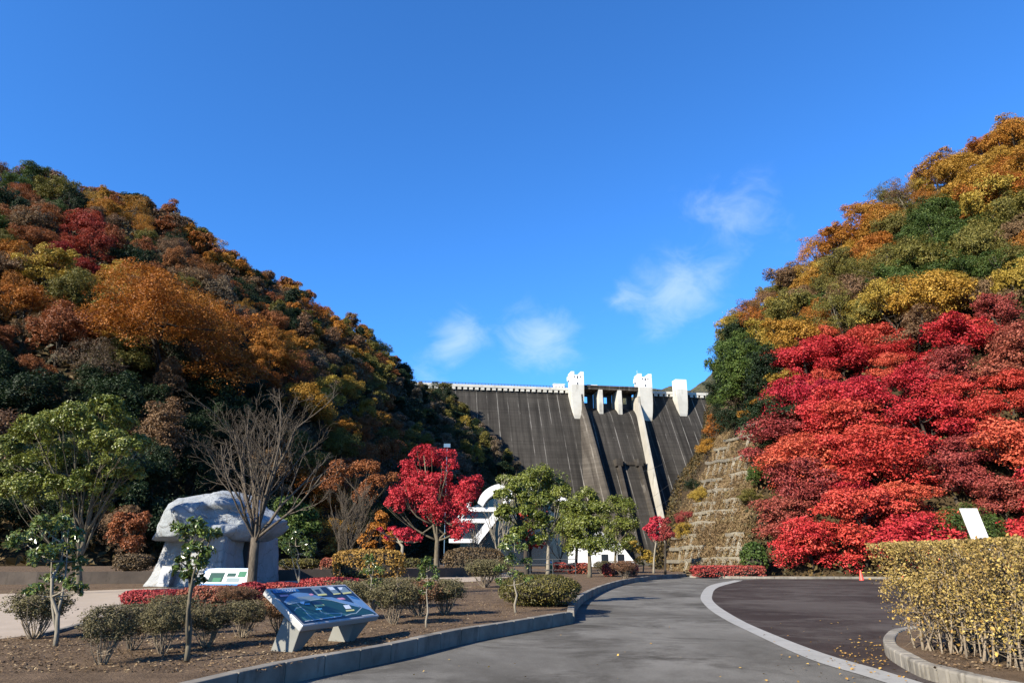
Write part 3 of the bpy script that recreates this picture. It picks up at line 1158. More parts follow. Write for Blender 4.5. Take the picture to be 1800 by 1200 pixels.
def hill_tree(p, kind, colour, scale, rng, label, group, cat='tree', sx=1.0, name=None, fine=False):
    base_kind = kind
    if fine and scale > 1.4:
        kind = kind + '_big'
    elif fine and kind + '_fine' in VAR:
        kind = kind + '_fine'
    cm, tm = VAR[kind][int(rng.integers(0, len(VAR[kind])))]
    kind = base_kind
    nm = name or {'conifer': 'conifer_tree', 'layer': 'maple_tree'}.get(kind, 'evergreen_tree' if colour in ('dark', 'green') else 'half_bare_tree' if kind == 'sparse' else 'brown_tree' if colour in ('brown', 'greybrown', 'rust') else 'autumn_tree')
    root = empty(nm, p, rng.random() * 6.283, label, cat, group)
    root.scale = (scale * sx, scale * sx, scale)
    for nm2, me, mm in (('crown', cm, M[colour]), ('trunk', tm, M['bark_dark'] if kind != 'sparse' else M['bark'])):
        o = bpy.data.objects.new(nm2, me)
        COL.objects.link(o)
        o.parent = root
        o.material_slots[0].link = 'OBJECT'
        o.material_slots[0].material = mm
    return root


CW = {'orange': 'orange', 'amber': 'amber', 'gold': 'yellow gold', 'rust': 'rust coloured', 'red': 'dark red', 'brown': 'brown', 'greybrown': 'greyish brown',
      'olive': 'olive green', 'green': 'green', 'dark': 'dark green', 'crimson': 'crimson', 'scarlet': 'scarlet', 'salmon': 'faded red'}


def inside(x, y, poly):
    c = False
    j = len(poly) - 1
    for i in range(len(poly)):
        xi, yi = poly[i]
        xj, yj = poly[j]
        if (yi > y) != (yj > y) and x < (xj - xi) * (y - yi) / (yj - yi) + xi:
            c = not c
        j = i
    return c


def ell(x, y, cx, cy, rx, ry):
    return ((x - cx) / rx) ** 2 + ((y - cy) / ry) ** 2 < 1


def left_species(x, y, rng):
    pick = lambda a: a[int(rng.integers(0, len(a)))]
    if ell(x, y, 120, 420, 55, 45): return 'round', 'red'
    if ell(x, y, 165, 480, 75, 32): return 'round', 'gold'
    if ell(x, y, 385, 560, 26, 24) or ell(x, y, 512, 572, 24, 18): return 'round', pick(['dark', 'dark', 'green'])
    if ell(x, y, 480, 620, 70, 38): return 'round', 'orange'
    if x < 130 and y < 430: return 'round', pick(['olive', 'dark', 'green', 'brown', 'rust'])
    if y > 640 and x < 470: return pick(['round', 'tall']), pick(['dark', 'dark', 'dark', 'brown', 'dark'])  # shade of the hill foot put into the colour: mostly dark trees
    if x > 690 and y > 640: return pick(['round', 'tall', 'sparse']), pick(['dark', 'dark', 'greybrown', 'olive', 'gold' if x > 790 and y < 800 else 'dark'])
    if ell(x, y, 600, 705, 50, 25): return 'round', 'gold'
    if ell(x, y, 615, 745, 40, 22) or ell(x, y, 705, 740, 30, 20) or ell(x, y, 590, 850, 70, 40): return 'round', pick(['orange', 'rust'])
    if y > 720: return pick(['round', 'tall', 'sparse']), pick(['dark', 'dark', 'greybrown', 'olive', 'rust', 'brown', 'amber'])
    if y > 600: return pick(['round', 'sparse', 'round']), pick(['olive', 'brown', 'dark', 'rust', 'rust', 'orange', 'greybrown', 'amber', 'brown', 'olive'])
    return pick(['round', 'round', 'tall', 'sparse']), pick(['rust', 'rust', 'rust', 'brown', 'brown', 'orange', 'orange', 'amber', 'olive', 'greybrown', 'dark', 'olive', 'rust', 'brown', 'orange'])


RED_AREA = [(1400, 560), (1500, 545), (1600, 540), (1640, 600), (1660, 520), (1860, 480), (1860, 1000), (1320, 1000), (1312, 900), (1360, 850), (1340, 780), (1380, 690), (1385, 620)]


def right_species(x, y, rng):
    pick = lambda a: a[int(rng.integers(0, len(a)))]
    if inside(x, y, RED_AREA):
        if ell(x, y, 1655, 850, 45, 40): return 'round', 'green'
        if ell(x, y, 1440, 790, 30, 18): return 'layer', pick(['olive', 'salmon'])
        if y < 700 and x < 1560: return 'layer', pick(['crimson', 'crimson', 'scarlet', 'scarlet'])
        if y > 860: return 'layer', pick(['scarlet', 'scarlet', 'scarlet', 'crimson'])
        if x > 1560 and y < 860: return 'layer', pick(['salmon', 'crimson', 'scarlet', 'salmon'])
        return 'layer', pick(['crimson', 'scarlet', 'salmon', 'scarlet', 'crimson'])
    if ell(x, y, 1300, 700, 75, 110): return pick(['round', 'tall']), pick(['dark', 'green', 'dark'])
    if ell(x, y, 1650, 410, 90, 70): return 'round', pick(['green', 'green', 'olive'])
    if ell(x, y, 1490, 400, 60, 55): return 'round', pick(['orange', 'amber'])
    if x > 1640 and y < 340: return 'round', pick(['orange', 'amber', 'amber'])
    if x < 1270 and y > 700: return 'round', pick(['orange', 'amber', 'olive'])
    return pick(['round', 'round', 'sparse']), pick(['amber', 'gold', 'olive', 'olive', 'orange', 'gold', 'brown', 'green'])


def where(side, x, t):
    row = ['at the foot of', 'low on', 'halfway up', 'high on', 'atop'][min(4, int(t * 5))]
    if side == 'left':
        colm = [(170, 'beyond the tall evergreen'), (330, 'over the boulder shelter'), (470, 'over the big bare tree'), (600, 'over the map board'), (700, 'over the golden hedge'), (800, 'over the crimson maple'), (9e9, 'beside the dam')]
    else:
        colm = [(1260, 'beside the dam'), (1350, 'over the crib slope'), (1440, 'over the long red hedge'), (1530, 'over the traffic cone'), (1620, 'over the yellow hedge end'), (9e9, 'over the yellow hedge')]
    for lim, ph in colm:
        if x < lim:
            return f'{row} the {side} hill {ph}'


def visible(hill, p, top):
    """roughly: something of the crown shows from the road"""
    q = Vector(p) + Vector((0, 0, top))
    o = Vector((0, 0, EYE))
    d = q - o
    h = hill.bvh.ray_cast(o, d.normalized(), d.length - 3)
    return h[0] is None


def plant(hill, side, tries, species, seed, spacing, smin, smax, vmax, limit, keep=None):
    rng = np.random.default_rng(seed)
    pts, out = np.zeros((0, 3)), []
    for _ in range(tries):
        u, v = rng.random(), rng.random() * vmax
        p, nrm = hill.at(u, v)
        if p[2] < -.5:
            continue
        x, y = proj(p + np.array([0, 0, 5.5]))
        if not (-90 < x < 1890 and 150 < y < 1010):
            continue
        dist = p[1]
        sp = spacing(dist)
        if len(pts) and (np.linalg.norm(pts - p, axis=1) < sp).any():
            continue
        if keep and not keep(p, x, y):
            continue
        if not visible(hill, p, 9.0):
            continue
        pts = np.vstack([pts, p])
        out.append((p, x, y, v / vmax))
    out.sort(key=lambda a: a[0][1])
    out = out[:limit]
    for p, x, y, t in out:
        kind, colour = species(x, y, rng)
        sc = rng.uniform(smin, smax) * (1.0 if kind != 'layer' else 1.0)
        label = f'{CW[colour]} {"maple" if kind == "layer" else "conifer" if kind == "conifer" else "bushy tree" if colour in ("dark", "green") else "half bare tree" if kind == "sparse" else "tree"} {where(side, x, t)}'
        hill_tree(p - np.array([0, 0, .6]), kind, colour, sc, rng, label, label, 'tree', rng.uniform(.9, 1.25), fine=(side == 'right' or p[1] < 185))
    return pts


def big(px, py, hill, kind, colour, scale, label, sx=1.0, seed=0, name=None):
    h, nrm = hill.hit(px, py)
    if h is None:
        return None
    rng = np.random.default_rng(seed + int(px))
    return hill_tree((h.x, h.y, h.z - .6), kind, colour, scale, rng, label, None, 'tree', sx, name, True)


CRIB = [(1160, 1012), (1195, 880), (1238, 815), (1255, 765), (1345, 725), (1352, 790), (1318, 850), (1300, 960), (1330, 1012)]


def keep_right(p, x, y):
    bx, by = proj(p)
    if inside(bx, by, CRIB) or inside(x, y, CRIB) or (bx < 1245 and by > 770) or (x < 1250 and y > 780):
        return False
    if (x < 1292 and 570 < y <= 790) or (x < 1275 and y <= 570 and y > 520):
        return False
    return not (inside(x + 35, y, CRIB) or inside(x - 35, y, CRIB)) if y < 960 else True


lp = plant(left_hill, 'left', 14000, left_species, 5, lambda d: 5.6 if d < 130 else 7.2 if d < 260 else 9.0, .58, 1.12, .66, 700)
rp = plant(right_hill, 'right', 14000, right_species, 9, lambda d: 3.5 if d < 95 else 5.2, .55, .98, .70, 330,
           keep=keep_right)
print('trees', len(lp), len(rp))
big(268, 700, left_hill, 'round', 'orange', 2.15, 'broad glowing orange tree standing out low over the boulder shelter', 1.25)
big(335, 672, left_hill, 'round', 'orange', 1.7, 'rounded orange tree leaning on the broad glowing orange one', 1.2)
big(593, 560, left_hill, 'conifer', 'dark', .95, 'lone pointed conifer breaking the skyline of the left hill')

for px, py, kind, colour, sc, label in (
        (1222, 868, 'round', 'dark', .27, 'small dark bush on the dam side edge of the crib slope'),
        (1232, 884, 'round', 'gold', .25, 'small yellow bush under the dark one on the crib slope edge'),
        (1205, 925, 'round', 'salmon', .24, 'small reddish bush low on the crib slope edge'),
        (1206, 948, 'round', 'gold', .25, 'low yellow bush at the bottom of the crib slope edge'),
        (1262, 770, 'round', 'orange', .42, 'orange bush leaning over the top edge of the crib slope'),
        (1246, 800, 'round', 'amber', .34, 'amber bush hanging before the dam face'),
        (1300, 745, 'sparse', 'greybrown', .45, 'grey twiggy bush at the top of the crib slope'),
        (1325, 738, 'round', 'amber', .33, 'amber bush at the top of the crib slope'),
        (1350, 858, 'round', 'green', .36, 'green bush between the crib slope and the red maples'),
        (1348, 812, 'round', 'dark', .30, 'dark bush beside the upper crib beams'),
        (1292, 772, 'round', 'dark', .50, 'dark evergreen on the slope corner just over the crib beams'),
        (1276, 752, 'round', 'dark', .46, 'dark evergreen at the corner between dam and crib slope'),
        (1268, 722, 'round', 'green', .48, 'green evergreen leaning toward the dam parapet'),
        (1274, 694, 'tall', 'dark', .52, 'slim dark evergreen before the right end of the dam crest'),
        (1290, 735, 'tall', 'green', .55, 'slim green evergreen above the slope corner'),
        (1284, 665, 'round', 'green', .60, 'green evergreen beneath the amber trees by the dam crest'),
        (1272, 640, 'round', 'amber', .50, 'amber tree reaching over the distant ridge'),
        (1318, 888, 'round', 'olive', .24, 'olive bush on the middle of the crib slope')):
    big(px, py, right_hill, kind, colour, sc, label, 1.1)

# scrub that covers the ground between the trees
for hill, seed, vmax, cnt, size in ((left_hill, 31, .64, 60000, 1.1), (right_hill, 32, .68, 60000, .42)):
    rng = np.random.default_rng(seed)
    c, nn = [], []
    for _ in range(cnt):
        p, nrm = hill.at(rng.random(), rng.random() * vmax)
        x, y = proj(p)
        if not (-60 < x < 1860) or p[2] < -.4:
            continue
        if hill is right_hill and inside(x, y, [(1170, 1010), (1200, 880), (1240, 815), (1262, 762), (1345, 730), (1365, 790), (1330, 850), (1312, 960), (1350, 1010)]):
            continue
        c.append(p + nrm * rng.uniform(.1, 2.2 if hill is left_hill else 1.2))
        nn.append(nrm)
    mb = MB()
    c, nn = np.array(c), np.array(nn)
    cards(mb, c, unit(nn + rng.normal(size=c.shape) * .7), size, rng)
    tag(mb.build('undergrowth', M['scrub']), 'brown and green scrub between the hillside trees', 'undergrowth', kind='stuff')

# ------------------------------------------------------------------ crib wall on the dry slope
crib = empty('crib_wall', G(1260, 1005), 0, 'grid of pale concrete beams holding the dry grassy slope', 'retaining wall')
cloc = Vector(crib.location)
M['crib'] = concrete('crib_concrete', (.17, .15, .115), (.32, .29, .22), (.10, .085, .06), .8)
ledges = [((1180, 988), (1347, 985), 13, 20), ((1186, 966), (1240, 964), 5, 20), ((1262, 968), (1318, 966), 5, 18), ((1190, 946), (1228, 943), 3, 20), ((1206, 925), (1262, 922), 4, 20), ((1280, 944), (1312, 942), 3, 22),
          ((1212, 907), (1300, 899), 6, 18), ((1222, 889), (1262, 886), 3, 18), ((1276, 884), (1312, 880), 3, 18), ((1230, 868), (1294, 862), 5, 18), ((1238, 848), (1270, 845), 3, 18), ((1286, 838), (1322, 832), 3, 20),
          ((1246, 816), (1288, 810), 4, 22), ((1288, 811), (1336, 799), 4, 22), ((1262, 792), (1282, 789), 2, 18), ((1278, 776), (1328, 768), 3, 22), ((1300, 752), (1334, 746), 2, 16)]


def on_slope(px, py):
    h, nn = right_hill.hit(px, py)
    if h is None:
        return None
    return np.array(h), np.array(nn) * (1 if nn.z > 0 else -1)


for a, b_, nr, hpx in ledges:
    pts = []
    for t in np.linspace(0, 1, 9):
        q = on_slope(a[0] + (b_[0] - a[0]) * t, a[1] + (b_[1] - a[1]) * t + .8 * math.sin(t * 9))
        if q is not None:
            pts.append(q[0] + q[1] * (.26 + .10 * noise.noise(Vector(q[0] * .5))) - np.array(cloc))
    if len(pts) < 3:
        continue
    mb = MB()
    for i in range(len(pts) - 1):
        p, q = pts[i], pts[i + 1]
        dd = q - p
        side = unit(np.array([dd[1], -dd[0], 0]))
        if side[1] > 0:
            side = -side
        z = np.array([0, 0, .17])
        f0, b0 = side * .16, -side * .35
        v = [p + f0 - z, q + f0 - z, q + b0 - z, p + b0 - z, p + f0 + z, q + f0 + z, q + b0 + z, p + b0 + z]
        mb.add(v, [(0, 3, 2, 1), (4, 5, 6, 7), (0, 1, 5, 4), (1, 2, 6, 5), (2, 3, 7, 6), (3, 0, 4, 7)])
    mb.build('beam', M['crib'], crib)
    for k in range(nr):
        t = (k + .5) / nr
        x, y = a[0] + (b_[0] - a[0]) * t, a[1] + (b_[1] - a[1]) * t
        q, q2 = on_slope(x, y + 1), on_slope(x - hpx * .35, y + hpx)
        if q is None or q2 is None or np.linalg.norm(q[0] - q2[0]) > 8:
            continue
        mb = MB()
        p0, p1 = q[0] + q[1] * .16 - np.array(cloc), q2[0] + q2[1] * .05 - np.array(cloc)
        mb.tube([p0, (p0 + p1) / 2, p1], [.24, .23, .2], 4)
        mb.build('rib', M['crib'], crib)

# dry grass of that slope
rng = np.random.default_rng(77)
SL = [(1170, 1008), (1200, 890), (1240, 825), (1262, 765), (1350, 735), (1368, 800), (1330, 860), (1322, 960), (1350, 1008)]
c, nn, ca, na = [], [], [], []
while len(c) < 30000:
    x, y = rng.uniform(1165, 1370), rng.uniform(735, 1008)
    if not inside(x, y, SL):
        continue
    q = on_slope(x, y)
    if q is None or q[0][1] > 140:
        continue
    k = noise.noise(Vector(q[0] * .35))
    if rng.random() > .55 + k * .9:
        continue
    c.append(q[0] + q[1] * rng.uniform(.0, .45))
    nn.append(q[1])
c, nn = np.array(c), np.array(nn)
mb = MB()
nh = unit(rng.normal(size=c.shape) + nn * .5)
cards(mb, c, nh, .36, rng, .2)
tag(mb.build('dry_grass', M['drygrass']), 'tan dry grass and weeds on the crib slope', 'grass', kind='stuff')
sl = MB()   # soil skin of the slope, just above the hill sheet
gx, gy = 34, 40
grid = {}
for a in range(gx):
    for b_ in range(gy):
        x, y = 1160 + a * 6.6, 728 + b_ * 7.2
        q = on_slope(x, y)
        if q is not None and q[0][1] < 130:
            grid[a, b_] = q[0] + q[1] * .06
for (a, b_) in list(grid):
    ks = [(a, b_), (a, b_ + 1), (a + 1, b_ + 1), (a + 1, b_)]
    if all(k in grid for k in ks) and inside(1160 + a * 6.6 + 3, 728 + b_ * 7.2 + 3, SL) and max(np.linalg.norm(grid[k] - grid[ks[0]]) for k in ks) < 7:
        sl.poly([grid[k] for k in ks])
structure('slope_ground', sl, M['slope'])

# ------------------------------------------------------------------ park trees
def world_lobes(lp, Y, rng, depth=.55, flat=.8):
    """lobes given as (column, row, radius) in the photograph, set round depth Y"""
    xs = [l[0] for l in lp]
    half = max(1, (max(xs) - min(xs)) / 2) * mpp(Y)
    out = []
    for i, (x, y, r) in enumerate(lp):
        dy = rng.uniform(-1, 1) * half * depth
        q = P(x, y, Y + dy)
        rr = r * mpp(Y + dy, y)
        out.append(((q.x, q.y, q.z), (rr, rr, rr * flat)))
    return out


def park_tree(name, label, cat, base, lobes_px, leaf, lsize, count, r0, fork_py, barkm, seed, group=None, zb=BED, clumps=14, flat=.8, sub=4, Y=None, tight=.3, rand=.6, split=3, dens=2.8):
    rng = np.random.default_rng(seed)
    if Y is None:
        b0 = G(base[0], base[1], zb)
    else:
        q = P(base[0], base[1], Y)
        b0 = Vector((q.x, Y, zb))
    if leaf == 'camphor':
        lobes_px = [(x, y, r * 1.18) for x, y, r in lobes_px]
        lsize, dens = lsize * .85, dens * 1.35
    lobes = world_lobes(lobes_px, b0.y, rng, flat=flat)
    root = empty(name, b0, 0, label, cat, group)
    B = np.array(b0)
    loc = [((np.array(l[0]) - B), l[1]) for l in lobes]
    mb = MB()
    lobe_leaves(mb, loc + split_lobes(loc, rng, split), int(count * dens), lsize * .66, rng, clumps=clumps, tight=tight + .04, up=.35, inner=.18, rand=rand)
    mb.build('crown', M[leaf], root)
    wd = MB()
    fk = np.array(P(base[0] + rng.uniform(-3, 3), fork_py, b0.y)) - B
    tree_wood(wd, (0, 0, -.15), fk, loc, r0, rng, 9, sub)
    wd.build('trunk', barkm, root, True)
    return root


park_tree('maple_tree', 'tall crimson maple with dark forked trunk behind the brown hedge', 'tree', (768, 1010),
          [(745, 800, 22), (775, 805, 22), (790, 815, 14), (720, 835, 24), (712, 860, 22), (745, 850, 26), (770, 850, 24), (700, 880, 22), (735, 880, 24), (765, 880, 24), (800, 870, 22), (825, 862, 22),
           (815, 885, 24), (838, 850, 14), (790, 905, 24), (760, 905, 22), (810, 930, 22), (822, 905, 18), (720, 940, 14), (690, 885, 14), (800, 940, 14)],
          'bright_crimson', .22, 12500, .22, 950, M['bark'], 1, clumps=13, flat=.85, split=3, dens=2.1, tight=.24)
park_tree('maple_tree', 'thin half bare maple with pale branches left of the tall crimson maple', 'tree', (705, 1016),
          [(708, 938, 13), (735, 946, 8), (690, 930, 7), (668, 930, 5), (680, 945, 5)], 'bright_crimson', .2, 900, .13, 960, M['bark_pale'], 2, sub=7)
park_tree('evergreen_tree', 'tallest light green evergreen before the white building, pale trunk', 'tree', (963, 1009),
          [(945, 832, 20), (915, 855, 24), (945, 858, 28), (975, 850, 22), (985, 872, 18), (890, 845, 14), (960, 885, 26), (925, 890, 22), (985, 895, 14), (940, 920, 18), (975, 920, 16), (905, 925, 14), (955, 945, 14)],
          'camphor', .30, 5200, .17, 960, M['bark_pale'], 3, clumps=12)
park_tree('evergreen_tree', 'dark trunked light green evergreen behind the olive mound', 'tree', (925, 1028),
          [(905, 865, 16), (885, 870, 12), (920, 900, 16), (890, 905, 15), (945, 915, 14), (910, 935, 13), (940, 950, 10), (895, 950, 10), (955, 880, 12)],
          'camphor', .17, 2600, .10, 965, M['bark_dark'], 4, clumps=10, Y=25)
park_tree('evergreen_tree', 'rounded light green evergreen right of the tallest one', 'tree', (1036, 1014),
          [(1030, 873, 18), (1010, 895, 20), (1045, 895, 18), (1000, 925, 18), (1030, 925, 24), (1058, 925, 16), (1015, 955, 20), (1045, 955, 20), (1065, 950, 12)],
          'camphor', .26, 4400, .15, 975, M['bark'], 5, clumps=11)
park_tree('evergreen_tree', 'light green evergreen with gappy crown beside the dam spillway', 'tree', (1080, 1000),
          [(1085, 888, 18), (1065, 900, 14), (1100, 892, 14), (1095, 930, 20), (1075, 935, 16), (1110, 920, 14), (1105, 950, 14), (1085, 960, 14)],
          'camphor', .32, 3000, .16, 970, M['bark'], 6, clumps=10)
park_tree('evergreen_tree', 'dark trunked evergreen between the two rounded evergreens', 'tree', (1012, 1003),
          [(1000, 905, 16), (985, 925, 14), (1020, 940, 14), (1000, 950, 14)], 'camphor', .3, 1500, .16, 960, M['bark_dark'], 7, clumps=10)
park_tree('maple_tree', 'scarlet maple glowing through the evergreens before the white building', 'tree', (932, 1000),
          [(915, 940, 16), (930, 925, 14), (905, 945, 12), (945, 890, 12), (920, 905, 10), (945, 955, 12), (950, 905, 10), (935, 950, 14)], 'scarlet', .26, 2600, .14, 970, M['bark_dark'], 8, Y=66)
park_tree('maple_tree', 'small red maple with pale stem at the end of the kerb', 'tree', (1149, 1007),
          [(1155, 918, 13), (1145, 930, 10), (1162, 935, 10), (1150, 945, 9), (1138, 928, 7)], 'bright_crimson', .22, 950, .09, 965, M['bark_pale'], 9, sub=5)
park_tree('maple_tree', 'small red maple with dark stem nearest the crib slope', 'tree', (1169, 1009),
          [(1170, 930, 10), (1178, 940, 9), (1165, 945, 8), (1172, 915, 7)], 'salmon', .22, 650, .09, 960, M['bark_dark'], 10, sub=5)
park_tree('evergreen_tree', 'tall evergreen with several pale stems left of the boulder shelter', 'tree', (140, 1042),
          [(130, 730, 26), (185, 722, 26), (100, 745, 26), (60, 760, 30), (155, 760, 26), (215, 745, 20), (225, 785, 20), (185, 785, 26), (250, 780, 16), (120, 800, 28), (75, 810, 30), (190, 830, 26), (225, 830, 20),
           (150, 850, 24), (110, 860, 24), (200, 865, 20), (60, 870, 26), (130, 895, 20), (170, 890, 18), (95, 920, 20), (20, 800, 30), (30, 860, 26)],
          'camphor', .19, 12500, .13, 985, M['bark'], 11, clumps=10, sub=5, tight=.2)
park_tree('evergreen_tree', 'bushy dark evergreen just right of the boulder shelter', 'tree', (522, 1010),
          [(505, 890, 20), (530, 905, 22), (495, 920, 18), (520, 935, 24), (545, 930, 16), (505, 955, 20), (540, 960, 18)], 'green', .3, 3200, .16, 985, M['bark_dark'], 12, Y=48)
park_tree('autumn_tree', 'rust coloured tree at the hill foot behind the bare fan tree', 'tree', (600, 1000),
          [(600, 832, 22), (630, 825, 18), (580, 848, 18), (660, 850, 20), (640, 870, 20), (690, 840, 14), (655, 820, 14)], 'rust', .34, 2600, .2, 930, M['bark_dark'], 13, Y=78)
park_tree('autumn_tree', 'small orange tree at the hill foot right of the bare fan tree', 'tree', (665, 1000),
          [(660, 930, 16), (685, 950, 16), (640, 950, 12), (670, 910, 12), (650, 960, 12)], 'orange', .3, 1800, .14, 975, M['bark_dark'], 14, Y=66)
park_tree('young_tree', 'small yellow green tree before the foot of the white building', 'tree', (1130, 1006),
          [(1120, 968, 10), (1135, 975, 10), (1125, 985, 9), (1112, 955, 7), (1145, 985, 8)], 'gold', .22, 800, .06, 990, M['bark'], 15)
park_tree('autumn_tree', 'rust and green thicket tree left behind the boulder shelter', 'tree', (225, 1010),
          [(215, 915, 18), (240, 930, 20), (230, 955, 18), (200, 945, 14), (255, 910, 12)], 'rust', .22, 1800, .12, 985, M['bark_dark'], 16, Y=42)


def bare_tree(label, base, top, width, seed, r0, fork, stems, maxl, kids, barkm, Y=None, spread=.5, name='bare_tree', ratio=.62, up=.3):
    rng = np.random.default_rng(seed)
    b0 = G(base[0], base[1], BED) if Y is None else Vector((P(base[0], base[1], Y).x, Y, BED))
    H = P(base[0], top, b0.y).z - BED
    W = width * mpp(b0.y) / 2
    root = empty(name, b0, 0, label, 'tree')
    tr = MB()
    fh = H * fork
    tp = bend((0, 0, -.1), (rng.normal() * .05, 0, fh), rng, 5, .01)
    rr = np.linspace(r0, r0 * .82, 5)
    rr[0] = r0 * 1.35
    tr.tube(tp, rr, 10)
    tr.build('trunk', barkm, root, True)
    br = MB()
    for k in range(stems):
        a = (k + rng.random() * .5) * 6.283 / stems
        rad = W * (rng.uniform(.35, 1.05) if k % 3 else rng.uniform(.1, .4))
        e = np.array([math.cos(a) * rad, math.sin(a) * rad * .9, (H - fh) * (1.05 - .58 * (rad / W) ** 1.4)])
        L = np.linalg.norm(e) * .74
        st = tp[-1] - np.array([0, 0, fh * rng.uniform(0, .16)])
        grow(br, rng, st, e, L, r0 * rng.uniform(.24, .42), 0, maxl, up, spread, kids, .13, rmin=.0042 * b0.y / 24, ratio=ratio)
    br.build('crown', M['twig_dark'] if barkm is not M['bark_pale'] else barkm, root, True)
    return root


bare_tree('large leafless vase shaped tree rising beside the boulder shelter', (440, 1056), 655, 330, 28, .17, .26, 15, 4, 4, M['twig_dark'], spread=.72, up=.20, ratio=.62)
bare_tree('small leafless fan shaped tree behind the golden hedge', (612, 1000), 850, 100, 22, .17, .16, 12, 3, 6, M['twig'], Y=60, spread=.32)
bare_tree('leafless many stemmed tree left of the dark trunked evergreen', (876, 1002), 830, 90, 23, .15, .2, 9, 2, 5, M['bark_pale'], Y=56, spread=.45)
bare_tree('leafless tree before the left end of the white building', (832, 1002), 900, 70, 24, .12, .2, 8, 2, 5, M['bark_pale'], Y=62, spread=.45)
bare_tree('leafless slim tree behind the rounded evergreen', (985, 1000), 900, 60, 25, .10, .2, 7, 2, 5, M['bark'], Y=70, spread=.45)

# saplings with glossy leaves
def sapling(label, base, lobes_px, stems, seed, lsize=.07, count=420, r0=.022, name='sapling', leaf='glossy', barkm='bark_pale'):
    rng = np.random.default_rng(seed)
    b0 = G(base[0], base[1], BED)
    root = empty(name, b0, 0, label, 'sapling')
    B = np.array(b0)
    lobes = [((np.array(l[0]) - B), l[1]) for l in world_lobes(lobes_px, b0.y, rng, .6, .8)]
    mb = MB()
    lobes = [(c, tuple(np.array(r) * 1.2)) for c, r in lobes]
    lobe_leaves(mb, lobes + split_lobes(lobes, rng, 2), int(count * 2.6), lsize * .9, rng, clumps=9, tight=.35, up=.3, inner=.35, aspect=.5, rand=.9)
    mb.build('crown', M[leaf], root)
    wd = MB()
    top = max(lobes, key=lambda l: l[0][2])[0]
    main = bend((0, 0, -.05), top, rng, 8, .03)
    main[:, :2] += rng.normal(size=(8, 2)) * r0 * 1.3
    main[0, :2] = 0
    wd.tube(main, np.linspace(r0 * 1.2, r0 * .3, 8), 7)
    for k in range(stems):
        st = bend(main[1 + k % 2], top + np.array([rng.normal() * .15, rng.normal() * .15, -.2 * rng.random()]) * np.linalg.norm(top) * .5, rng, 6, .07)
        wd.tube(st, np.linspace(r0 * .8, r0 * .25, 6), 6)
    for c, rad in lobes:
        i = min(6, max(2, int(np.argmin(np.abs(main[:, 2] - c[2] + .25 * np.linalg.norm(c[:2]))))))
        wd.tube(bend(main[i], c, rng, 5, .08), np.linspace(r0 * .5, r0 * .12, 5), 5)
        for _ in range(3):
            wd.tube(bend(c, c + unit(rng.normal(size=3)) * rad * .95, rng, 3, .05), np.linspace(r0 * .16, r0 * .08, 3), 3)
    wd.build('stem', M[barkm], root, True)
    return root


sapling('glossy sapling with forked stem standing before the boulder shelter', (328, 1162),
        [(345, 918, 12), (320, 935, 14), (350, 940, 16), (375, 938, 12), (310, 925, 8), (340, 965, 14), (318, 985, 10), (350, 990, 14), (365, 970, 10), (330, 1010, 12), (310, 1000, 8), (355, 1020, 8)], 2, 41, .082, 640, .034, barkm='bark')
sapling('glossy leafed sapling with leaning pale stem nearest the beige paving', (98, 1135),
        [(110, 925, 18), (80, 930, 20), (130, 950, 16), (105, 965, 18), (70, 980, 20), (140, 985, 10), (115, 1000, 16), (90, 1020, 16), (125, 1030, 14), (60, 1040, 14), (145, 1035, 10), (40, 950, 20)], 2, 42, .085, 950, .034)
sapling('white stemmed sapling behind the map board', (524, 1034), [(520, 945, 11), (535, 955, 10), (505, 955, 10), (548, 965, 9), (512, 972, 10), (540, 975, 8), (496, 990, 5)], 1, 43, .12, 300, .04)
sapling('slender bushy sapling at the right end of the map board', (657, 1088), [(650, 985, 10), (665, 1000, 10), (645, 1005, 9), (660, 1025, 11), (675, 1035, 8), (650, 1045, 9), (640, 1070, 6), (668, 1060, 7)], 3, 44, .075, 420, .018)
sapling('single stemmed sapling beside the kerb, leaves only at its top', (750, 1102), [(752, 985, 8), (760, 998, 9), (745, 1000, 9), (740, 1012, 8), (765, 1015, 7), (752, 1030, 9), (742, 1040, 5)], 0, 45, .07, 300, .02)
sapling('three branched sapling standing before the olive mound', (907, 1077), [(905, 950, 10), (890, 965, 11), (918, 965, 10), (900, 985, 12), (925, 990, 10), (882, 1000, 8), (905, 1010, 10), (930, 1018, 7), (880, 1022, 7)], 0, 46, .085, 480, .028)

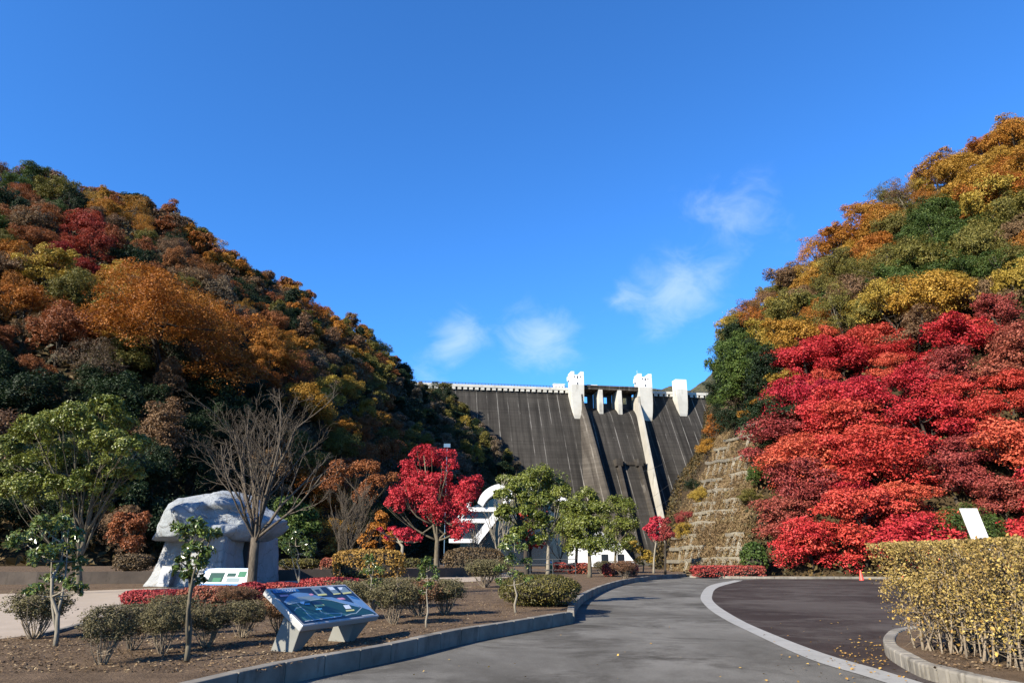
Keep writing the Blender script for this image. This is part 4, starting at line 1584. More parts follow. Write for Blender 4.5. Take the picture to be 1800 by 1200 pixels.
# leggy dry shrubs
def shrub_mesh(seed, lm, nl=9500, stems=20, leaf=.04, top=(.42, .42, .26)):
    rng = np.random.default_rng(seed)
    st = MB()
    fo = MB()
    tips = []
    for k in range(stems):
        a = rng.random() * 6.283
        r = math.sqrt(rng.random())
        e = np.array([math.cos(a) * top[0] * r, math.sin(a) * top[1] * r, .72 + rng.uniform(-.1, .2)])
        b_ = np.array([math.cos(a) * .07 * rng.random(), math.sin(a) * .07 * rng.random(), -.03])
        L = bend(b_, e, rng, 6, .09)
        st.tube(L, np.linspace(.013, .004, 6) * rng.uniform(.7, 1.2), 5)
        for q in range(7):
            j = int(rng.integers(2, 6))
            t = L[j] + unit(rng.normal(size=3) + np.array([0, 0, .9])) * rng.uniform(.12, .3)
            st.tube(bend(L[j], t, rng, 3, .06), [.0045, .0035, .002], 3)
            tips.append(t)
    tips = np.array(tips)
    i = rng.integers(0, len(tips), nl)
    p = tips[i] + rng.normal(size=(nl, 3)) * np.array([.075, .075, .07])
    p[:, 2] = np.minimum(p[:, 2], .97 + .03 * rng.random(nl))
    p = p[p[:, 2] > .34 + .3 * rng.random(nl)]
    nl = len(p)
    cards(fo, p, unit(rng.normal(size=(nl, 3)) + np.array([0, -.2, .5])), leaf, rng, .55)
    k = 7000
    d = unit(rng.normal(size=(k, 3)))
    lump = np.array([noise.noise(Vector(x * 2.3 + seed)) for x in d])
    rr = (.55 + .5 * rng.random(k) ** .6) * (1 + .45 * lump)
    q = d * rr[:, None] * np.array([.44, .44, .29]) + np.array([0, 0, .70])
    q[:, 2] = np.minimum(q[:, 2], .98)
    gap = np.array([noise.noise(Vector(x * 7.0 + seed)) for x in q])
    q, d = q[gap > -.22], d[gap > -.22]
    cards(fo, q, unit(d + rng.normal(size=d.shape) * .8 + np.array([0, 0, .4])), leaf, rng, .55)
    return st.mesh('stems', M['twig']), fo.mesh('foliage', M[lm])


SHR = [shrub_mesh(300 + k, 'dull', 1500) for k in range(4)]
SHR_R = [shrub_mesh(320 + k, 'dullred', 4200) for k in range(2)]
shrubs = [((178, 1167), 1063, 80, 0, 'leggy dry shrub nearest the kerb corner of the bed'),
          ((232, 1142), 1060, 70, 0, 'leggy dry shrub second in the front row'),
          ((285, 1148), 1062, 72, 0, 'leggy dry shrub just left of the forked sapling'),
          ((362, 1137), 1060, 78, 0, 'leggy dry shrub just right of the forked sapling'),
          ((425, 1120), 1055, 70, 0, 'leggy dry shrub in front of the big bare trunk'),
          ((492, 1112), 1045, 72, 1, 'reddish leggy shrub half behind the map board'),
          ((300, 1106), 1045, 80, 0, 'leggy shrub behind the forked sapling near the red azaleas'),
          ((60, 1122), 1035, 90, 0, 'leggy shrub beside the beige paving at the leaning sapling'),
          ((612, 1088), 1020, 80, 0, 'dry shrub right behind the map board'),
          ((692, 1096), 1018, 84, 0, 'dry shrub with splayed bare stems right of the map board'),
          ((738, 1082), 1018, 74, 1, 'reddish dry shrub behind the single stemmed sapling'),
          ((782, 1080), 1016, 70, 0, 'dry shrub at the right end of the clipped row'),
          ((720, 1066), 1014, 80, 0, 'dry shrub in the second row behind the single stemmed sapling'),
          ((660, 1070), 1016, 80, 0, 'dry shrub in the second row behind the board end'),
          ((852, 1032), 982, 62, 0, 'grey brown shrub on open soil left of the olive mound'),
          ((872, 1022), 985, 50, 0, 'grey brown shrub touching the olive mound'),
          ((1098, 1016), 985, 40, 1, 'grey red shrub near the kerb before the far red azaleas'),
          ((1062, 1010), 985, 36, 0, 'pale twiggy shrub among the far red azaleas'),
          ((415, 1070), 1030, 60, 1, 'low reddish shrub behind the big bare trunk')]
for k, (b_, top, wpx, red, label) in enumerate(shrubs):
    g0 = G(b_[0], b_[1], BED)
    H = (P(b_[0], top, g0.y).z - BED)
    W = wpx * mpp(g0.y)
    st, fo = (SHR_R if red else SHR)[k % (2 if red else 4)]
    root = empty('dry_shrub', g0, k * 1.7, label, 'shrub')
    root.scale = (W / .86, W / .86, H / 1.0)
    for nm, me in (('stems', st), ('foliage', fo)):
        o = bpy.data.objects.new(nm, me)
        COL.objects.link(o)
        o.parent = root


# clipped hedges
def clipped(name, label, cat, base, wpx, top, leaf, lsize, count, seed, depth=None, e=.55, zb=BED, group=None, stems=0, rz=0.0, Y=None, low=0.0, core=True):
    """leaves over a rounded box; base pixel is the middle of its foot"""
    rng = np.random.default_rng(seed)
    g0 = G(base[0], base[1], zb) if Y is None else Vector((P(base[0], base[1], Y).x, Y, zb))
    H = P(base[0], top, g0.y).z - zb
    W = wpx * mpp(g0.y) / 2
    Dp = depth if depth else W * .8
    root = empty(name, g0 + Vector((0, Dp * .5, 0)), rz, label, cat, group)
    d = unit(rng.normal(size=(count, 3)))
    d[:, 2] = np.abs(d[:, 2]) * np.where(rng.random(count) < .25, -1, 1)
    def sup(d, k):
        s = (np.abs(d[:, 0]) ** (1 / k) + np.abs(d[:, 1]) ** (1 / k) + np.abs(d[:, 2]) ** (1 / k)) ** (-k)
        return d * s[:, None]
    q = sup(d, e * .5)
    lump = np.array([noise.noise(Vector(x * 2.4 + seed)) for x in q])
    rad = rng.uniform(.86, 1.03, count) + lump * .10
    z0 = low * H
    p = q * rad[:, None] * np.array([W, Dp, (H - z0) / 2]) + np.array([0, 0, (H + z0) / 2])
    mb = MB()
    cards(mb, p, unit(d + rng.normal(size=(count, 3)) * .75 + np.array([0, 0, .3])), lsize, rng)
    mb.build('foliage', M[leaf], root)
    st = MB()
    if core:
        bm = bmesh.new()
        bmesh.ops.create_icosphere(bm, subdivisions=3, radius=1)
        v = np.array([list(x.co) for x in bm.verts])
        f = np.array([[x.index for x in fc.verts] for fc in bm.faces])
        bm.free()
        v = sup(unit(v), e * .5) * .80 * np.array([W, Dp, (H - z0) / 2]) + np.array([0, 0, (H + z0) / 2])
        st.add(v, f)
    for _ in range(stems):
        x, y = rng.uniform(-.9, .9) * W, rng.uniform(-.9, .9) * Dp
        st.tube(bend((x, y, -.05), (x + rng.normal() * .2 * Dp, y + rng.normal() * .2 * Dp, H * .75), rng, 5, .04), np.linspace(.02, .006, 5), 5)
    if st.n:
        st.build('branches', M['bark_dark'] if core else M['twig'], root)  # stems and an added solid core that keeps light from leaking through
    return root


clipped('azalea_bush', 'low red azalea mound at the edge of the beige paving', 'bush', (262, 1066), 108, 1037, 'azalea', .07, 3600, 51, depth=.55)
clipped('azalea_bush', 'brownish red azalea mound under the blue edged panel', 'bush', (362, 1066), 106, 1030, 'azalea_pale', .07, 3200, 52, depth=.5)
clipped('azalea_bush', 'rounded vivid red azalea ball touching the big bare trunk', 'bush', (432, 1062), 52, 1023, 'azalea', .07, 2400, 53, depth=.45, e=.85)
clipped('azalea_bush', 'red azalea mound right of the big bare trunk', 'bush', (484, 1052), 62, 1024, 'azalea', .08, 2200, 54, depth=.6)
clipped('azalea_bush', 'long flat topped red azalea hedge behind the map board', 'bush', (578, 1047), 118, 1016, 'azalea', .08, 3600, 55, depth=.7)
clipped('hedge', 'tall golden hedge behind the map board', 'hedge', (645, 1022), 124, 965, 'goldhedge', .14, 4200, 56, depth=.9, e=.5, stems=16)
clipped('hedge', 'tall brown hedge right of the crimson maple', 'hedge', (832, 1013), 104, 963, 'brownhedge', .15, 3800, 57, depth=1.0, e=.5, stems=14)
clipped('topiary_mound', 'clipped olive green mound beside the kerb', 'topiary', (950, 1066), 142, 1011, 'topiary', .055, 9500, 58, depth=1.2, e=.8)
clipped('azalea_bush', 'far red azalea bush at the green litter bin', 'bush', (984, 1005), 24, 988, 'azalea', .14, 700, 59, depth=.6)
clipped('azalea_bush', 'long far red azalea bush between the two slim trunks', 'bush', (1018, 1008), 40, 989, 'azalea', .14, 1200, 60, depth=.7)
clipped('azalea_bush', 'far red azalea bush nearest the end of the kerb', 'bush', (1108, 1013), 30, 989, 'azalea', .13, 900, 61, depth=.6)
clipped('azalea_bush', 'far red azalea bush just left of the kerb end', 'bush', (1075, 1013), 30, 990, 'azalea', .13, 900, 62, depth=.6)
clipped('hedge', 'long red box clipped hedge standing at the foot of the crib slope', 'hedge', (1283, 1013), 122, 994, 'azalea', .13, 4200, 63, depth=.6, e=.22, zb=.12)
clipped('hedge', 'dim clipped hedge on the raised bed left of the boulder shelter', 'hedge', (225, 1012), 60, 974, 'brownhedge', .12, 1800, 64, depth=.7, Y=40, zb=.85, e=.45)
clipped('hedge', 'dim clipped hedge on the raised bed right of the boulder shelter', 'hedge', (522, 1008), 66, 982, 'topiary', .13, 1800, 65, depth=.7, Y=46, zb=.85, e=.45)
clipped('azalea_bush', 'dull pinkish bush at the left end of the golden hedge', 'bush', (576, 1008), 30, 980, 'azalea_pale', .12, 900, 66, depth=.5, Y=45, zb=.6)
clipped('hedge', 'small dark green hedge behind the thin half bare maple', 'hedge', (722, 1008), 38, 981, 'topiary', .14, 1100, 67, depth=.6, Y=56)
clipped('low_bush', 'low grey green bush beside the traffic cone', 'bush', (1500, 1010), 48, 990, 'green', .2, 1200, 68, depth=.7, zb=.12, e=.8)
clipped('low_bush', 'green bush at the corner of the crib slope', 'bush', (1332, 1003), 44, 952, 'green', .24, 1500, 69, depth=1.2, zb=.12, e=.9, Y=58)
clipped('low_bush', 'brown twiggy bush under the scarlet maples', 'bush', (1405, 1008), 110, 986, 'brown', .22, 2200, 70, depth=1.0, zb=.12, e=.9, stems=30)
clipped('low_bush', 'low green bush behind the striped barrier bar', 'bush', (1548, 1010), 40, 992, 'olive', .2, 900, 71, depth=.7, zb=.12, e=.8)

# tall leggy yellow hedge in the planter
hp, hq = G(1584, 1136, .17), G(2010, 1232, .17)
ax = (hq - hp); LEN = ax.length; ax.normalize()
hz_ = math.atan2(ax.y, ax.x)
yh = empty('hedge', hp, hz_, 'tall leggy yellow leaved hedge in the round nosed planter', 'hedge')
rng = np.random.default_rng(91)
HT = P(1600, 953, hp.y).z - .17
DEP = 1.5
st, fo = MB(), MB()
tips = []
for k in range(172):
    x, y = rng.uniform(.15, LEN), rng.uniform(.1, DEP - .1)
    if k >= 150:
        x = rng.uniform(.05, .3)
    z = HT * rng.uniform(.70, .98)
    e = np.array([x + rng.normal() * .28 - .1, y + rng.normal() * .2, z])
    if k >= 150:
        e[0] = rng.uniform(-.4, -.05)
    e[0] = max(e[0], -.4)
    L = bend((x, y, -.05), e, rng, 9, .06)
    st.tube(L, np.linspace(.023, .006, 9) * rng.uniform(.5, 1.15), 6)
    for q in range(12):
        j = int(rng.integers(2, 9))
        t = L[j] + unit(rng.normal(size=3) + np.array([0, 0, .6])) * rng.uniform(.15, .5)
        t[0] = max(t[0], -.42); t[1] = np.clip(t[1], -.2, DEP + .1)
        t[2] = min(t[2], HT)
        st.tube(bend(L[j], t, rng, 4, .1), [.0065, .005, .0035, .002], 4)
        tips.append(t)
tips = np.array(tips)
nl = 42000
i = rng.integers(0, len(tips), nl)
keep = rng.random(nl) < np.clip((tips[i, 2] / HT - .08) * 1.5, .08, 1)
i = i[keep]
p = tips[i] + rng.normal(size=(len(i), 3)) * np.array([.10, .10, .10])
ex = 34000
q = np.stack([rng.uniform(-.42, LEN, ex), np.where(rng.random(ex) < .55, rng.normal(-.12, .09, ex), rng.uniform(-.15, DEP, ex)), HT * (1 - rng.random(ex) ** 1.7 * .8)], 1)
q[:9000, 0] = rng.uniform(-.42, .45, 9000); q[:9000, 1] = rng.uniform(-.15, DEP, 9000)
nzv = np.array([noise.noise(Vector(a * 2.6)) for a in q])
q = q[rng.random(ex) < (.50 + nzv * 1.2) * np.clip((q[:, 2] / HT - .08) * 1.8, .1, 1)]
p = np.concatenate([p, q])
top_ = HT + np.array([noise.noise(Vector((a[0] * 3, a[1] * 3, 0))) for a in p]) * .04
p[:, 2] = np.where(p[:, 2] > top_, top_ - rng.random(len(p)) * .08, p[:, 2])
lft = -.42 + .45 * (1 - p[:, 2] / HT)
ok = (p[:, 0] > lft + rng.random(len(p)) * .12)
p = p[ok]
p[:, 1] = np.maximum(p[:, 1], -.24 + rng.random(len(p)) * .08)
cards(fo, p, unit(rng.normal(size=p.shape) + np.array([0, -.35, .4])), .042, rng, .62)
big_n = 700   # the few larger yellow leaves
i = rng.integers(0, len(tips), big_n)
pb = tips[i] + rng.normal(size=(big_n, 3)) * .07
pb[:, 1] -= .1
fb2 = MB()
cards(fb2, pb, unit(rng.normal(size=(big_n, 3)) + np.array([0, -.6, .3])), .058, rng, .7)
fb2.build('yellow_leaves', M['litter_yellow'], yh)
st.build('stems', M['twig'], yh, True)
fo.build('foliage', M['yellowhedge'], yh)

# ------------------------------------------------------------------ boulder shelter
def rock_mat(name, lo, hi, stain):
    m, nt, b = mat(name)
    lo, hi, stain = ([x * ALB for x in q] for q in (lo, hi, stain))
    c = ramp(nt, nz(nt, .9, 9, .72), [(.3, lo), (.7, hi)])
    c = mixc(nt, ramp(nt, nz(nt, 1.7, 7, .7), [(.58, (0, 0, 0)), (.72, (.6, .6, .6))]), c, stain)
    pit = ramp(nt, nz(nt, 7, 6, .75), [(.60, (0, 0, 0)), (.70, (.7, .7, .7))])
    c = mixc(nt, pit, c, [x * .45 for x in stain])
    vo = nt.nodes.new('ShaderNodeTexVoronoi'); vo.feature = 'DISTANCE_TO_EDGE'; vo.inputs['Scale'].default_value = .8
    tc = nt.nodes.new('ShaderNodeTexCoord')
    wv = nt.nodes.new('ShaderNodeTexNoise'); wv.inputs['Scale'].default_value = 1.4; wv.inputs['Detail'].default_value = 6
    nt.links.new(tc.outputs['Object'], wv.inputs['Vector'])
    nt.links.new(mixc(nt, .6, tc.outputs['Object'], wv.outputs['Color'], 'ADD'), vo.inputs['Vector'])
    ck_ = mth(nt, 'LESS_THAN', vo.outputs['Distance'], .012)
    c = mixc(nt, mth(nt, 'MULTIPLY', ck_, .5), c, (.10, .09, .08))
    nt.links.new(c, b.inputs['Base Color'])
    b.inputs['Roughness'].default_value = .9
    b.inputs['Specular IOR Level'].default_value = .2
    h = mth(nt, 'SUBTRACT', nz(nt, 3.2, 9, .72), mth(nt, 'MULTIPLY', ck_, .25))
    bump(nt, b, h, .9, .16)
    return m


M['rock'] = rock_mat('pale_boulder', (.30, .335, .365), (.48, .515, .545), (.28, .255, .22))
M['rock_wall'] = rock_mat('pale_stone_wall', (.33, .345, .355), (.50, .515, .52), (.33, .27, .20))


def blob(mb, verts, faces, cuts, amp, freq, seed, lip=None):
    bm = bmesh.new()
    vs = [bm.verts.new(v) for v in verts]
    for f in faces:
        bm.faces.new([vs[i] for i in f])
    bmesh.ops.recalc_face_normals(bm, faces=bm.faces)
    bmesh.ops.subdivide_edges(bm, edges=bm.edges, cuts=cuts, use_grid_fill=True)
    for _ in range(2):
        bmesh.ops.smooth_vert(bm, verts=bm.verts, factor=.25, use_axis_x=True, use_axis_y=True, use_axis_z=True)
    bm.normal_update()
    for v in bm.verts:
        n = noise.fractal(v.co * freq + Vector((seed, 0, 0)), 1, 2, 4)
        r = abs(noise.noise(v.co * freq * .7 + Vector((0, seed, 3))))
        v.co += v.normal * (n * amp - r * amp * .8)
    bmesh.ops.triangulate(bm, faces=bm.faces)
    bm.verts.index_update()
    mb.add([list(v.co) for v in bm.verts], [[v.index for v in f.verts] for f in bm.faces])
    bm.free()


DY = 33.0
A = P(243, 1034, 34.6); Bc = P(386, 1040, 32.6); Cc = P(491, 1012, 41.0)
z0 = BED - .1
A.z = Bc.z = Cc.z = z0
Bk = A + (Cc - Bc) * 1.0
orig = Vector(((A.x + Cc.x) / 2, 36, BED))
sh = empty('stone_shelter', orig, 0, 'pale shelter shaped like a great boulder resting on stone slabs', 'shelter')
wallH = P(285, 936, 35).z
T = lambda p, k, z: Vector((p.x * (1 - k) + orig.x * k, p.y * (1 - k) + (orig.y + .3) * k, z))
wl = MB()
ring = [A, Bc, Cc, Bk]
tk = [.33, .08, .02, .1]
vv = [p - orig for p in ring] + [T(p, k, wallH) - orig for p, k in zip(ring, tk)]
blob(wl, vv, [(0, 1, 5, 4), (1, 2, 6, 5), (2, 3, 7, 6), (3, 0, 4, 7), (4, 5, 6, 7), (3, 2, 1, 0)], 11, .16, .55, 2.0)
wl.build('wall', M['rock_wall'], sh, True)
cap = MB()
bm = bmesh.new()
bmesh.ops.create_icosphere(bm, subdivisions=5, radius=1)
capc = P(381, 932, 35.4)
topz = P(410, 860, 35.4).z
zb_ = P(388, 946, 35.4).z
Wd = (P(499, 930, 35.4).x - P(272, 930, 35.4).x) / 2
rk = np.random.default_rng(12)
planes = []
for k in range(46):
    n_ = unit(rk.normal(size=3) * np.array([1, 1, .9]))
    planes.append((n_, rk.uniform(.80, .97)))
planes.append((np.array([0, 0, 1.0]), .93))
prof_x = [-1.0, -.75, -.45, -.15, .15, .45, .75, 1.0]
prof_h = [.74, .80, .86, .93, 1.06, 1.0, .84, .72]
for v in bm.verts:
    d = np.array(v.co.normalized())
    r_ = min(min(dist / max(1e-3, float(d @ n_)) for n_, dist in planes if d @ n_ > .05), 1.08)
    q = d * r_
    hh = float(np.interp(q[0], prof_x, prof_h))
    z = q[2] * (topz - zb_ - .3) * hh * 1.06 if q[2] > 0 else q[2] * .75
    p = Vector((q[0] * Wd * 1.07, q[1] * 3.2, z))
    ns = noise.fractal(p * .9 + Vector((7, 1, 0)), 1, 2, 5)
    rg = abs(noise.noise(p * 1.1 + Vector((2, 9, 0))))
    p += Vector(d) * (ns * .13 - rg * .16)
    if p.z < -.38:
        p.z = -.38 + (p.z + .38) * .2
    v.co = p
# a broken ledge on the sunny front
for v in bm.verts:
    p = v.co
    if .2 < p.x < 1.9 and p.y < -1.3 and .35 < p.z < 1.15:
        p.y += .5
bm.verts.index_update()
cap.add([list(v.co + Vector((capc.x, 35.6, zb_ + .25)) - orig) for v in bm.verts], [[v.index for v in f.verts] for f in bm.faces])
bm.free()
cap.build('capstone', M['rock'], sh, True)
# doorway as a dark block, the recess's shade put into its colour
M['door'] = plain('doorway_shade', (.03, .032, .036), .6, .2, 2)
dv = (Cc - Bc).normalized()
nv_ = Vector((dv.y, -dv.x, 0))
db = MB()
dm = Bc + (Cc - Bc) * .40 + nv_ * .06 - orig
rot = lambda a, b_, z: dm + dv * a + nv_ * b_ + Vector((0, 0, z))
for a0, a1, z1, b1 in ((-.55, .45, 2.3, .02),):
    db.add([rot(a0, b1, .1), rot(a1, b1, .1), rot(a1, b1, z1), rot(a0, b1, z1), rot(a0, -.5, .1), rot(a1, -.5, .1), rot(a1, -.5, z1), rot(a0, -.5, z1)],
           [(0, 1, 2, 3), (1, 5, 6, 2), (4, 0, 3, 7), (3, 2, 6, 7)])
db.build('doorway', M['door'], sh)
M['plate'] = plain('white_plate', (.60, .62, .63), .5, .04, 2)
M['plate_grey'] = plain('grey_plate', (.36, .38, .41), .5, .05, 2)
sg = MB()
av = (Bc - A).normalized()
an_ = Vector((av.y, -av.x, 0))
pc = A + (Bc - A) * .36 - orig
for a0, a1, zz0, zz1, off, mi in ((-.36, .36, .15, 1.05, .30, 0), (-.25, .25, .28, .92, .32, 1)):
    lean = lambda z: -.18 * z
    c8 = [pc + av * a + an_ * (b_ + lean(z)) + Vector((0, 0, z)) for b_ in (off - .05, off) for (a, z) in ((a0, zz0), (a1, zz0), (a1, zz1), (a0, zz1))]
    sg.add(c8, [(4, 5, 6, 7), (0, 1, 5, 4), (1, 2, 6, 5), (2, 3, 7, 6), (3, 0, 4, 7)], mi)
M['notice'] = plain('weathered_notice', (.40, .41, .42), .6, .06, 2)
sg.build('notice_plate', [M['notice'], M['plate_grey']], sh)

# low wall with raised bed behind the paving
M['lowwall'] = concrete('low_wall', (.07, .055, .045), (.12, .095, .075), (.05, .04, .03))
for name, pts, label in (('low_wall', [(-60, 35.5), (-24.5, 37.2), (-15.5, 39.5)], 'dark low wall of the raised bed left of the boulder shelter'),
                         ('low_wall', [(-14, 43), (-8.5, 46), (-2.5, 52)], 'dark low wall of the raised bed behind the golden hedge')):
    mb = MB()
    for i in range(len(pts) - 1):
        p, q = np.array(pts[i]), np.array(pts[i + 1])
        t = (q - p) / np.linalg.norm(q - p)
        nn_ = np.array([-t[1], t[0]]) * .25
        v = [(*p, BED - .1), (*q, BED - .1), (*(q + nn_), BED - .1), (*(p + nn_), BED - .1), (*p, .86), (*q, .86), (*(q + nn_), .86), (*(p + nn_), .86)]
        mb.add(v, [(4, 5, 6, 7), (0, 1, 5, 4), (1, 2, 6, 5), (2, 3, 7, 6), (3, 0, 4, 7)])
    tag(mb.build(name, M['lowwall']), label, 'wall')
structure('raised_bed', sheet([(-60, 35.7), (-24.5, 37.4), (-15.5, 39.7), (-14, 43.2), (-8.5, 46.2), (-2.5, 52.2), (-2.5, 70), (-60, 62)], .80), M['soil'])
fe = empty('fence', (-4, 57, BED), 0, 'dark thin railed fence behind the crimson maple', 'fence')
for k in range(11):
    mb = MB(); mb.box((-9 + k * 1.8, 0, 0), (-8.94 + k * 1.8, .06, 1.2)); mb.build('post', M['rail'], fe)
for z in (.35, .75, 1.15):
    mb = MB(); mb.box((-9, .065, z), (9, .1, z + .05)); mb.build('rail', M['rail'], fe)

# ------------------------------------------------------------------ map board
BL = Vector((-3.122, 11.0, .628)); e1 = Vector((.78, 1.84, 0)); Wb = e1.length; e1.normalize()
upd = Vector((-.684, .29, .49)); Hb = upd.length; upd.normalize()
nb = e1.cross(upd)
M['frame_white'] = plain('pale_metal_frame', (.46, .46, .45), .35, .05, 4, spec=.5)
M['leg_metal'] = plain('grey_metal_leg', (.24, .24, .215), .45, .08, 4, spec=.5)
board = empty('map_board', (BL.x, BL.y, BED), 0, 'tilted park map board on two grey legs beside the kerb', 'information board')
bo_ = Vector(board.location)


def bp(u, v, n):
    return BL + e1 * u + upd * v + nb * n - bo_


fb = MB()
fb.add([bp(u, v, n_) for n_ in (-.105, 0) for (u, v) in ((-.02, -.02), (Wb + .02, -.02), (Wb + .02, Hb + .02), (-.02, Hb + .02))],
       [(3, 2, 1, 0), (4, 5, 6, 7), (0, 1, 5, 4), (1, 2, 6, 5), (2, 3, 7, 6), (3, 0, 4, 7)])
fo_ = fb.build('frame', M['frame_white'], board)
bevel(fo_, .015)
for u0 in (.06, Wb - .55):
    lg = MB()
    top = [bp(u0, .04, -.105), bp(u0 + .46, .04, -.105), bp(u0 + .46, .42, -.105), bp(u0, .42, -.105)]
    dn = Vector((upd.x, upd.y, 0)).normalized()
    b0 = BL + e1 * (u0 + .0) + dn * .02 - bo_
    bot = [b0 + dn * .20, b0 + e1 * .14 + dn * .20, b0 + e1 * .14 + dn * .62, b0 + dn * .62]
    for q in bot:
        q.z = -.05
    lg.add(bot + top, [(0, 1, 5, 4), (1, 2, 6, 5), (2, 3, 7, 6), (3, 0, 4, 7), (3, 2, 1, 0)])
    bevel(lg.build('leg', M['leg_metal'], board), .01)

cols = {'navy': (.010, .020, .05), 'blue': (.02, .16, .42), 'sky': (.16, .30, .50), 'pale': (.45, .55, .55), 'grey': (.26, .33, .34), 'land': (.012, .065, .05), 'lawn': (.05, .19, .10),
        'teal': (.08, .22, .17), 'yellow': (.62, .58, .20), 'pink': (.70, .28, .36), 'white': (.75, .78, .80), 'cyan': (.10, .40, .60), 'dark': (.02, .035, .06), 'water': (.20, .36, .58)}
ck = list(cols)
amats = [plain('print_' + k, cols[k], .35, .08, 6, spec=.5) for k in ck]
src = np.array([(215, 325), (975, 285), (1340, 590), (575, 690)], float)
dst = np.array([(0, 1), (1, 1), (1, 0), (0, 0)], float)
Am, bmv = [], []
for (x, y), (u, v) in zip(src, dst):
    Am += [[x, y, 1, 0, 0, 0, -u * x, -u * y], [0, 0, 0, x, y, 1, -v * x, -v * y]]
    bmv += [u, v]
hm = np.append(np.linalg.solve(np.array(Am), np.array(bmv)), 1).reshape(3, 3)


def art(x, y):
    w_ = hm @ np.array([x, y, 1.0])
    return float(w_[0] / w_[2]) * Wb, float(w_[1] / w_[2]) * Hb


ab = MB()
ab.poly([bp(.03, .03, .004), bp(Wb - .03, .03, .004), bp(Wb - .03, Hb - .03, .004), bp(.03, Hb - .03, .004)], ck.index('navy'))
layer = [.005]


def patch(c, pts, flat=True):
    layer[0] += .00015
    uv = [art(*p) for p in pts]
    uv = [(min(max(a, .035), Wb - .035), min(max(b_, .035), Hb - .035)) for a, b_ in uv]
    a = sum(uv[i][0] * uv[(i + 1) % len(uv)][1] - uv[(i + 1) % len(uv)][0] * uv[i][1] for i in range(len(uv)))
    if a < 0:
        uv.reverse()
    from mathutils.geometry import tessellate_polygon
    pp = [Vector((x, y, 0)) for x, y in uv]
    fs = []
    for t in tessellate_polygon([pp]):
        fs.append(t if (pp[t[1]] - pp[t[0]]).cross(pp[t[2]] - pp[t[0]]).z > 0 else (t[0], t[2], t[1]))
    if fs:
        ab.add([bp(x, y, layer[0]) for x, y in uv], fs, ck.index(c))


def line(c, pts, w_=.012):
    layer[0] += .00015
    q = [Vector((*art(*p), 0)) for p in pts]
    for i in range(len(q) - 1):
        d = (q[i + 1] - q[i]).normalized()
        s = Vector((-d.y, d.x, 0)) * w_ / 2
        ab.add([bp(p.x, p.y, layer[0]) for p in (q[i] - s, q[i + 1] - s, q[i + 1] + s, q[i] + s)], [(0, 1, 2, 3)], ck.index(c))


patch('sky', [(375, 452), (430, 380), (500, 358), (600, 366), (690, 388), (760, 402), (720, 425), (600, 420), (500, 445), (430, 480)])
patch('grey', [(390, 475), (440, 432), (520, 402), (640, 395), (740, 428), (660, 440), (560, 458), (470, 476)])
patch('land', [(415, 492), (560, 455), (700, 432), (790, 412), (900, 432), (1000, 470), (1080, 472), (1140, 520), (1180, 520), (1310, 580), (900, 612), (700, 640), (575, 650), (500, 575)])
patch('teal', [(590, 645), (520, 575), (560, 520), (660, 570), (760, 560), (960, 568), (1040, 582), (950, 604), (700, 640)])
patch('lawn', [(480, 545), (500, 515), (540, 508), (585, 535), (620, 588), (560, 604), (515, 590)])
patch('lawn', [(800, 595), (830, 580), (950, 575), (945, 600), (850, 610)])
patch('water', [(735, 408), (850, 408), (960, 438), (1080, 470), (1150, 515), (1050, 490), (900, 452), (800, 425)])
patch('water', [(990, 385), (1060, 400), (1150, 430), (1230, 500), (1330, 578), (1240, 540), (1150, 510), (1080, 470), (1040, 430)])
patch('blue', [(1010, 390), (1110, 420), (1150, 440), (1060, 425)])
for q in ([(500, 468), (560, 520), (640, 598), (690, 640)], [(640, 445), (700, 500), (760, 560), (800, 580)], [(480, 545), (500, 515), (540, 508), (585, 535), (620, 588), (650, 610)],
          [(690, 640), (850, 612), (960, 600), (965, 570), (800, 575), (750, 560)], [(1000, 600), (1060, 578), (1110, 572), (1160, 515), (1080, 470)], [(420, 478), (560, 450), (740, 425), (850, 440), (1000, 480)]):
    line('pale', q, .016)
patch('blue', [(248, 328), (500, 320), (532, 350), (272, 368)])
patch('pink', [(330, 385), (415, 380), (425, 396), (340, 403)])
patch('pink', [(618, 376), (650, 372), (672, 386), (640, 392)])
patch('pink', [(898, 418), (960, 414), (992, 430), (930, 434)])
for q in ([(632, 318), (725, 312), (795, 385), (708, 391)], [(782, 309), (850, 305), (925, 370), (866, 377)], [(895, 312), (972, 308), (1036, 363), (952, 372)]):
    patch('grey', q)
patch('dark', [(670, 335), (715, 330), (750, 370), (715, 376)])
patch('white', [(800, 312), (850, 309), (880, 335), (835, 340)])
patch('white', [(902, 315), (950, 312), (945, 335), (925, 338)])
for q in ([(704, 380), (790, 373), (804, 388), (716, 395)], [(858, 374), (930, 368), (938, 378), (868, 386)], [(950, 366), (1036, 354), (1046, 370), (962, 381)],
          [(675, 486), (772, 480), (790, 498), (690, 506)], [(1000, 541), (1084, 532), (1090, 548), (1008, 555)]):
    patch('yellow', q)
patch('dark', [(640, 452), (742, 446), (774, 480), (674, 487)])
patch('white', [(528, 456), (580, 452), (575, 480), (550, 476)])
patch('white', [(970, 492), (1028, 488), (1058, 524), (1000, 530)])
patch('cyan', [(692, 525), (755, 519), (764, 533), (700, 538)])
patch('cyan', [(580, 473), (630, 470), (636, 482), (588, 485)])
line('white', [(590, 655), (760, 632), (960, 605)], .01)
line('white', [(1170, 600), (1290, 586)], .012)
ab.build('map_panel', amats, board)


